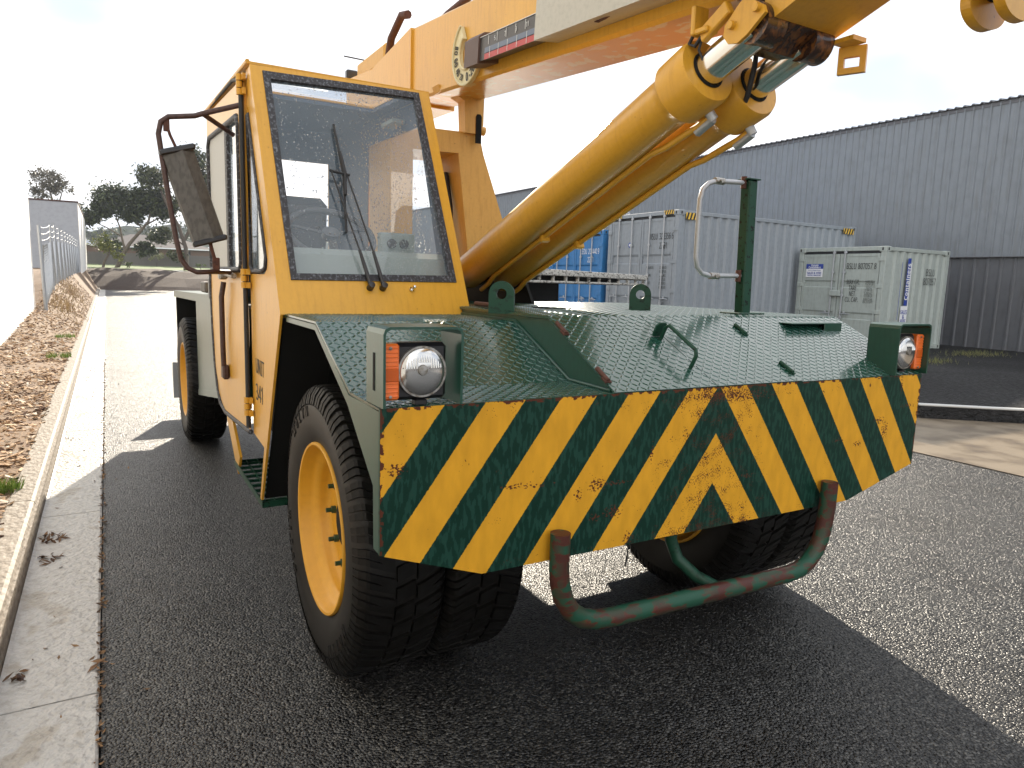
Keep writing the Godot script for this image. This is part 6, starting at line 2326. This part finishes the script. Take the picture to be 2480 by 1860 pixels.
func build_trees() -> void:
	rng.seed = 2024
	var dk := Color(0.022, 0.034, 0.012)
	var lt := Color(0.085, 0.105, 0.035)
	var V := func(x: float, y: float, z: float) -> Vector3: return Vector3(x, y, z)
	# the broad leaning gum at the end of the road
	gum_tree("gum_tree", "broad dark gum tree with leaning forked trunk at the end of the road", "tree", Vector3(0.9, 1.9, -78),
		[[[V.call(0, -0.3, 0), V.call(0.5, 1.0, 0), V.call(1.2, 2.2, 0), V.call(2.0, 3.2, 0), V.call(2.9, 4.4, 0.2), V.call(3.2, 5.6, 0.2)], 0.22, 0.08], [[V.call(0.8, 1.6, 0), V.call(0.6, 2.7, 0), V.call(0.5, 3.6, 0), V.call(0.2, 4.6, 0)], 0.12, 0.05], [[V.call(0.55, 2.9, 0), V.call(-0.6, 3.6, 0.2), V.call(-1.9, 4.2, 0.3)], 0.07, 0.03], [[V.call(2.4, 3.7, 0), V.call(1.6, 4.6, 0), V.call(1.2, 5.2, 0)], 0.08, 0.03], [[V.call(2.7, 4.1, 0), V.call(4.0, 4.9, 0), V.call(4.8, 5.6, 0)], 0.08, 0.03]],
		[[V.call(0.1, 6.3, 0), Vector3(1.75, 1.35, 1.5)], [V.call(-0.9, 5.2, 0.2), Vector3(0.9, 0.8, 1.0)], [V.call(-2.0, 4.5, 0.3), Vector3(1.0, 0.75, 0.9)], [V.call(1.5, 5.0, -0.2), Vector3(1.1, 0.8, 1.0)], [V.call(3.0, 6.4, 0), Vector3(1.7, 1.3, 1.5)], [V.call(4.3, 5.6, 0.1), Vector3(1.3, 1.0, 1.2)], [V.call(2.6, 1.7, 0.2), Vector3(1.0, 0.6, 0.7)], [V.call(-0.3, 2.1, -2.0), Vector3(0.9, 0.5, 0.7)]], 0.19, 560.0, dk, lt, M.bark)
	gum_tree("gum_tree", "small yellow-green young gum on the bank in front of the fence", "tree", Vector3(-0.25, 1.72, -74.5),
		[[[V.call(0, -0.2, 0), V.call(0.2, 0.6, 0), V.call(0.55, 1.2, 0), V.call(0.7, 1.9, 0)], 0.13, 0.05]],
		[[V.call(0.2, 2.3, 0), Vector3(0.95, 0.75, 0.8)], [V.call(0.9, 1.6, 0), Vector3(0.7, 0.6, 0.6)], [V.call(1.3, 0.9, 0.1), Vector3(0.5, 0.5, 0.4)]], 0.12, 330.0, Color(0.09, 0.11, 0.02), Color(0.32, 0.32, 0.06), M.bark)
	gum_tree("gum_tree", "tall gum tree standing behind the crane mirror", "tree", Vector3(6.8, 1.9, -76),
		[[[V.call(0, -0.3, 0), V.call(0.05, 2.0, 0), V.call(-0.5, 4.0, 0), V.call(-1.6, 6.3, 0), V.call(-2.2, 8.0, 0)], 0.24, 0.06], [[V.call(-0.1, 2.6, 0), V.call(1.0, 5.0, 0), V.call(1.6, 7.5, 0), V.call(1.4, 9.6, 0)], 0.14, 0.05], [[V.call(-0.1, 2.2, 0), V.call(-1.0, 3.0, 0), V.call(-1.9, 3.4, 0)], 0.07, 0.03]],
		[[V.call(-2.4, 8.3, 0), Vector3(1.5, 1.0, 1.2)], [V.call(0.6, 10.0, 0), Vector3(1.8, 1.3, 1.4)], [V.call(1.9, 8.0, 0), Vector3(1.4, 1.2, 1.2)], [V.call(0.2, 6.4, 0), Vector3(1.3, 0.9, 1.1)], [V.call(-2.1, 3.0, 0), Vector3(1.2, 0.8, 0.8)], [V.call(-0.9, 1.3, 0.5), Vector3(0.9, 0.5, 0.6)], [V.call(1.6, 5.0, 0.2), Vector3(1.1, 0.8, 0.9)]], 0.18, 380.0, dk, Color(0.13, 0.14, 0.06), M.dark_bark)
	gum_tree("gum_tree", "thin brownish gum tree rising behind the grey shed", "tree", Vector3(-4.9, 2.2, -96),
		[[[V.call(0, -0.3, 0), V.call(0.1, 3.0, 0), V.call(0.3, 6.0, 0), V.call(-0.3, 8.6, 0)], 0.22, 0.06], [[V.call(0.2, 5.4, 0), V.call(0.8, 7.0, 0), V.call(1.1, 8.0, 0)], 0.1, 0.04]],
		[[V.call(-0.3, 9.3, 0), Vector3(1.7, 1.3, 1.4)], [V.call(1.1, 8.2, 0), Vector3(1.2, 0.9, 1.0)], [V.call(-0.9, 7.6, 0), Vector3(1.0, 0.8, 0.9)]], 0.17, 240.0, Color(0.075, 0.06, 0.045), Color(0.20, 0.17, 0.13), M.bark)
	gum_tree("gum_tree", "low dark gum crown just above the grey shed roof", "tree", Vector3(-3.1, 2.2, -84),
		[[[V.call(0, -0.3, 0), V.call(0, 3.0, 0), V.call(0.2, 5.0, 0)], 0.16, 0.06]],
		[[V.call(0.3, 5.3, 0), Vector3(1.4, 0.7, 1.0)], [V.call(-1.2, 5.0, 0), Vector3(1.1, 0.6, 0.8)]], 0.15, 170.0, Color(0.05, 0.055, 0.03), Color(0.13, 0.13, 0.07), M.bark)
	# garden shrubs against the paling fence
	var places := [[4.9, -87.0, 0.8, "pale shrub against the paling fence in front of the brick house"], [7.3, -87.0, 0.95, "pale bushy shrub at the fence beside the tall gum trunk"], [8.6, -80.5, 0.5, "small round green bush on grass strip before the fence"], [2.0, -77.6, 0.45, "low yellow-green bush at foot of the leaning gum"]]
	for e in places:
		var hgt: float = e[2]
		gum_tree("shrub", e[3], "shrub", Vector3(e[0], 2.0 if e[1] < -85.0 else 1.8, e[1]), [[[V.call(0, -0.1, 0), V.call(0, hgt * 0.7, 0)], 0.05, 0.02]], [[V.call(0, hgt * 0.75 + (0.6 if e[1] < -85.0 else 0.0), 0), Vector3(hgt, hgt * 0.6, hgt * 0.7)]], 0.11, 300.0, Color(0.06, 0.08, 0.02) if hgt < 0.6 else Color(0.14, 0.14, 0.06), Color(0.13, 0.17, 0.04) if hgt < 0.6 else Color(0.32, 0.32, 0.17), M.dark_bark)
	# distant trees on the rise
	for i in 14:
		var x := -14.0 + i * 8.6 + rng.randf_range(-2.0, 2.0)
		var hgt := rng.randf_range(8.0, 13.0)
		gum_tree("distant_tree", "distant gum tree on the far wooded rise", "tree", Vector3(x, 3.0 , -215.0 - rng.randf() * 30.0), [[[V.call(0, -0.5, 0), V.call(0, hgt * 0.7, 0)], 0.3, 0.1]], [[V.call(0, hgt * 0.75, 0), Vector3(4.4, hgt * 0.28, 3.0)], [V.call(2.5, hgt * 0.6, 0), Vector3(2.6, hgt * 0.2, 2.0)]], 0.55, 14.0, dk, lt, M.dark_bark, "trees on the far rise")
	# dry grass on the bed by the fence
	for w in [[Vector3(-1.15, 0.0, -25.0), "dry straw-coloured grass clump on the bed by the fence posts", 1.4], [Vector3(-1.2, 0.0, -32.0), "dry grass along the foot of the chain-link fence farther on", 2.6]]:
		var q := MB.new()
		q.tinted = true
		var base: Vector3 = w[0]
		base.y = bed_height(base.x, base.z)
		for i in 260:
			var o := Vector3(rng.randfn() * 0.2, 0, rng.randfn() * w[2])
			o.y = bed_height(base.x + o.x, base.z + o.z) - base.y
			var dr := Vector3(rng.randf_range(-0.1, 0.1), rng.randf_range(0.05, 0.2), rng.randf_range(-0.1, 0.1))
			q.col = Color(0.22, 0.14, 0.08).lerp(Color(0.42, 0.3, 0.18), rng.randf())
			q.tri(o - Vector3(0.012, 0, 0), o + Vector3(0.012, 0, 0), o + dr)
		stuff(obj("blades", q, M.foliage, thing("dry_grass", w[1], "grass", base)))

func _ready() -> void:
	view_and_light()
	make_materials()
	build_ground()
	build_warehouse()
	build_left_side()
	build_yard()
	build_trees()
	build_crane()
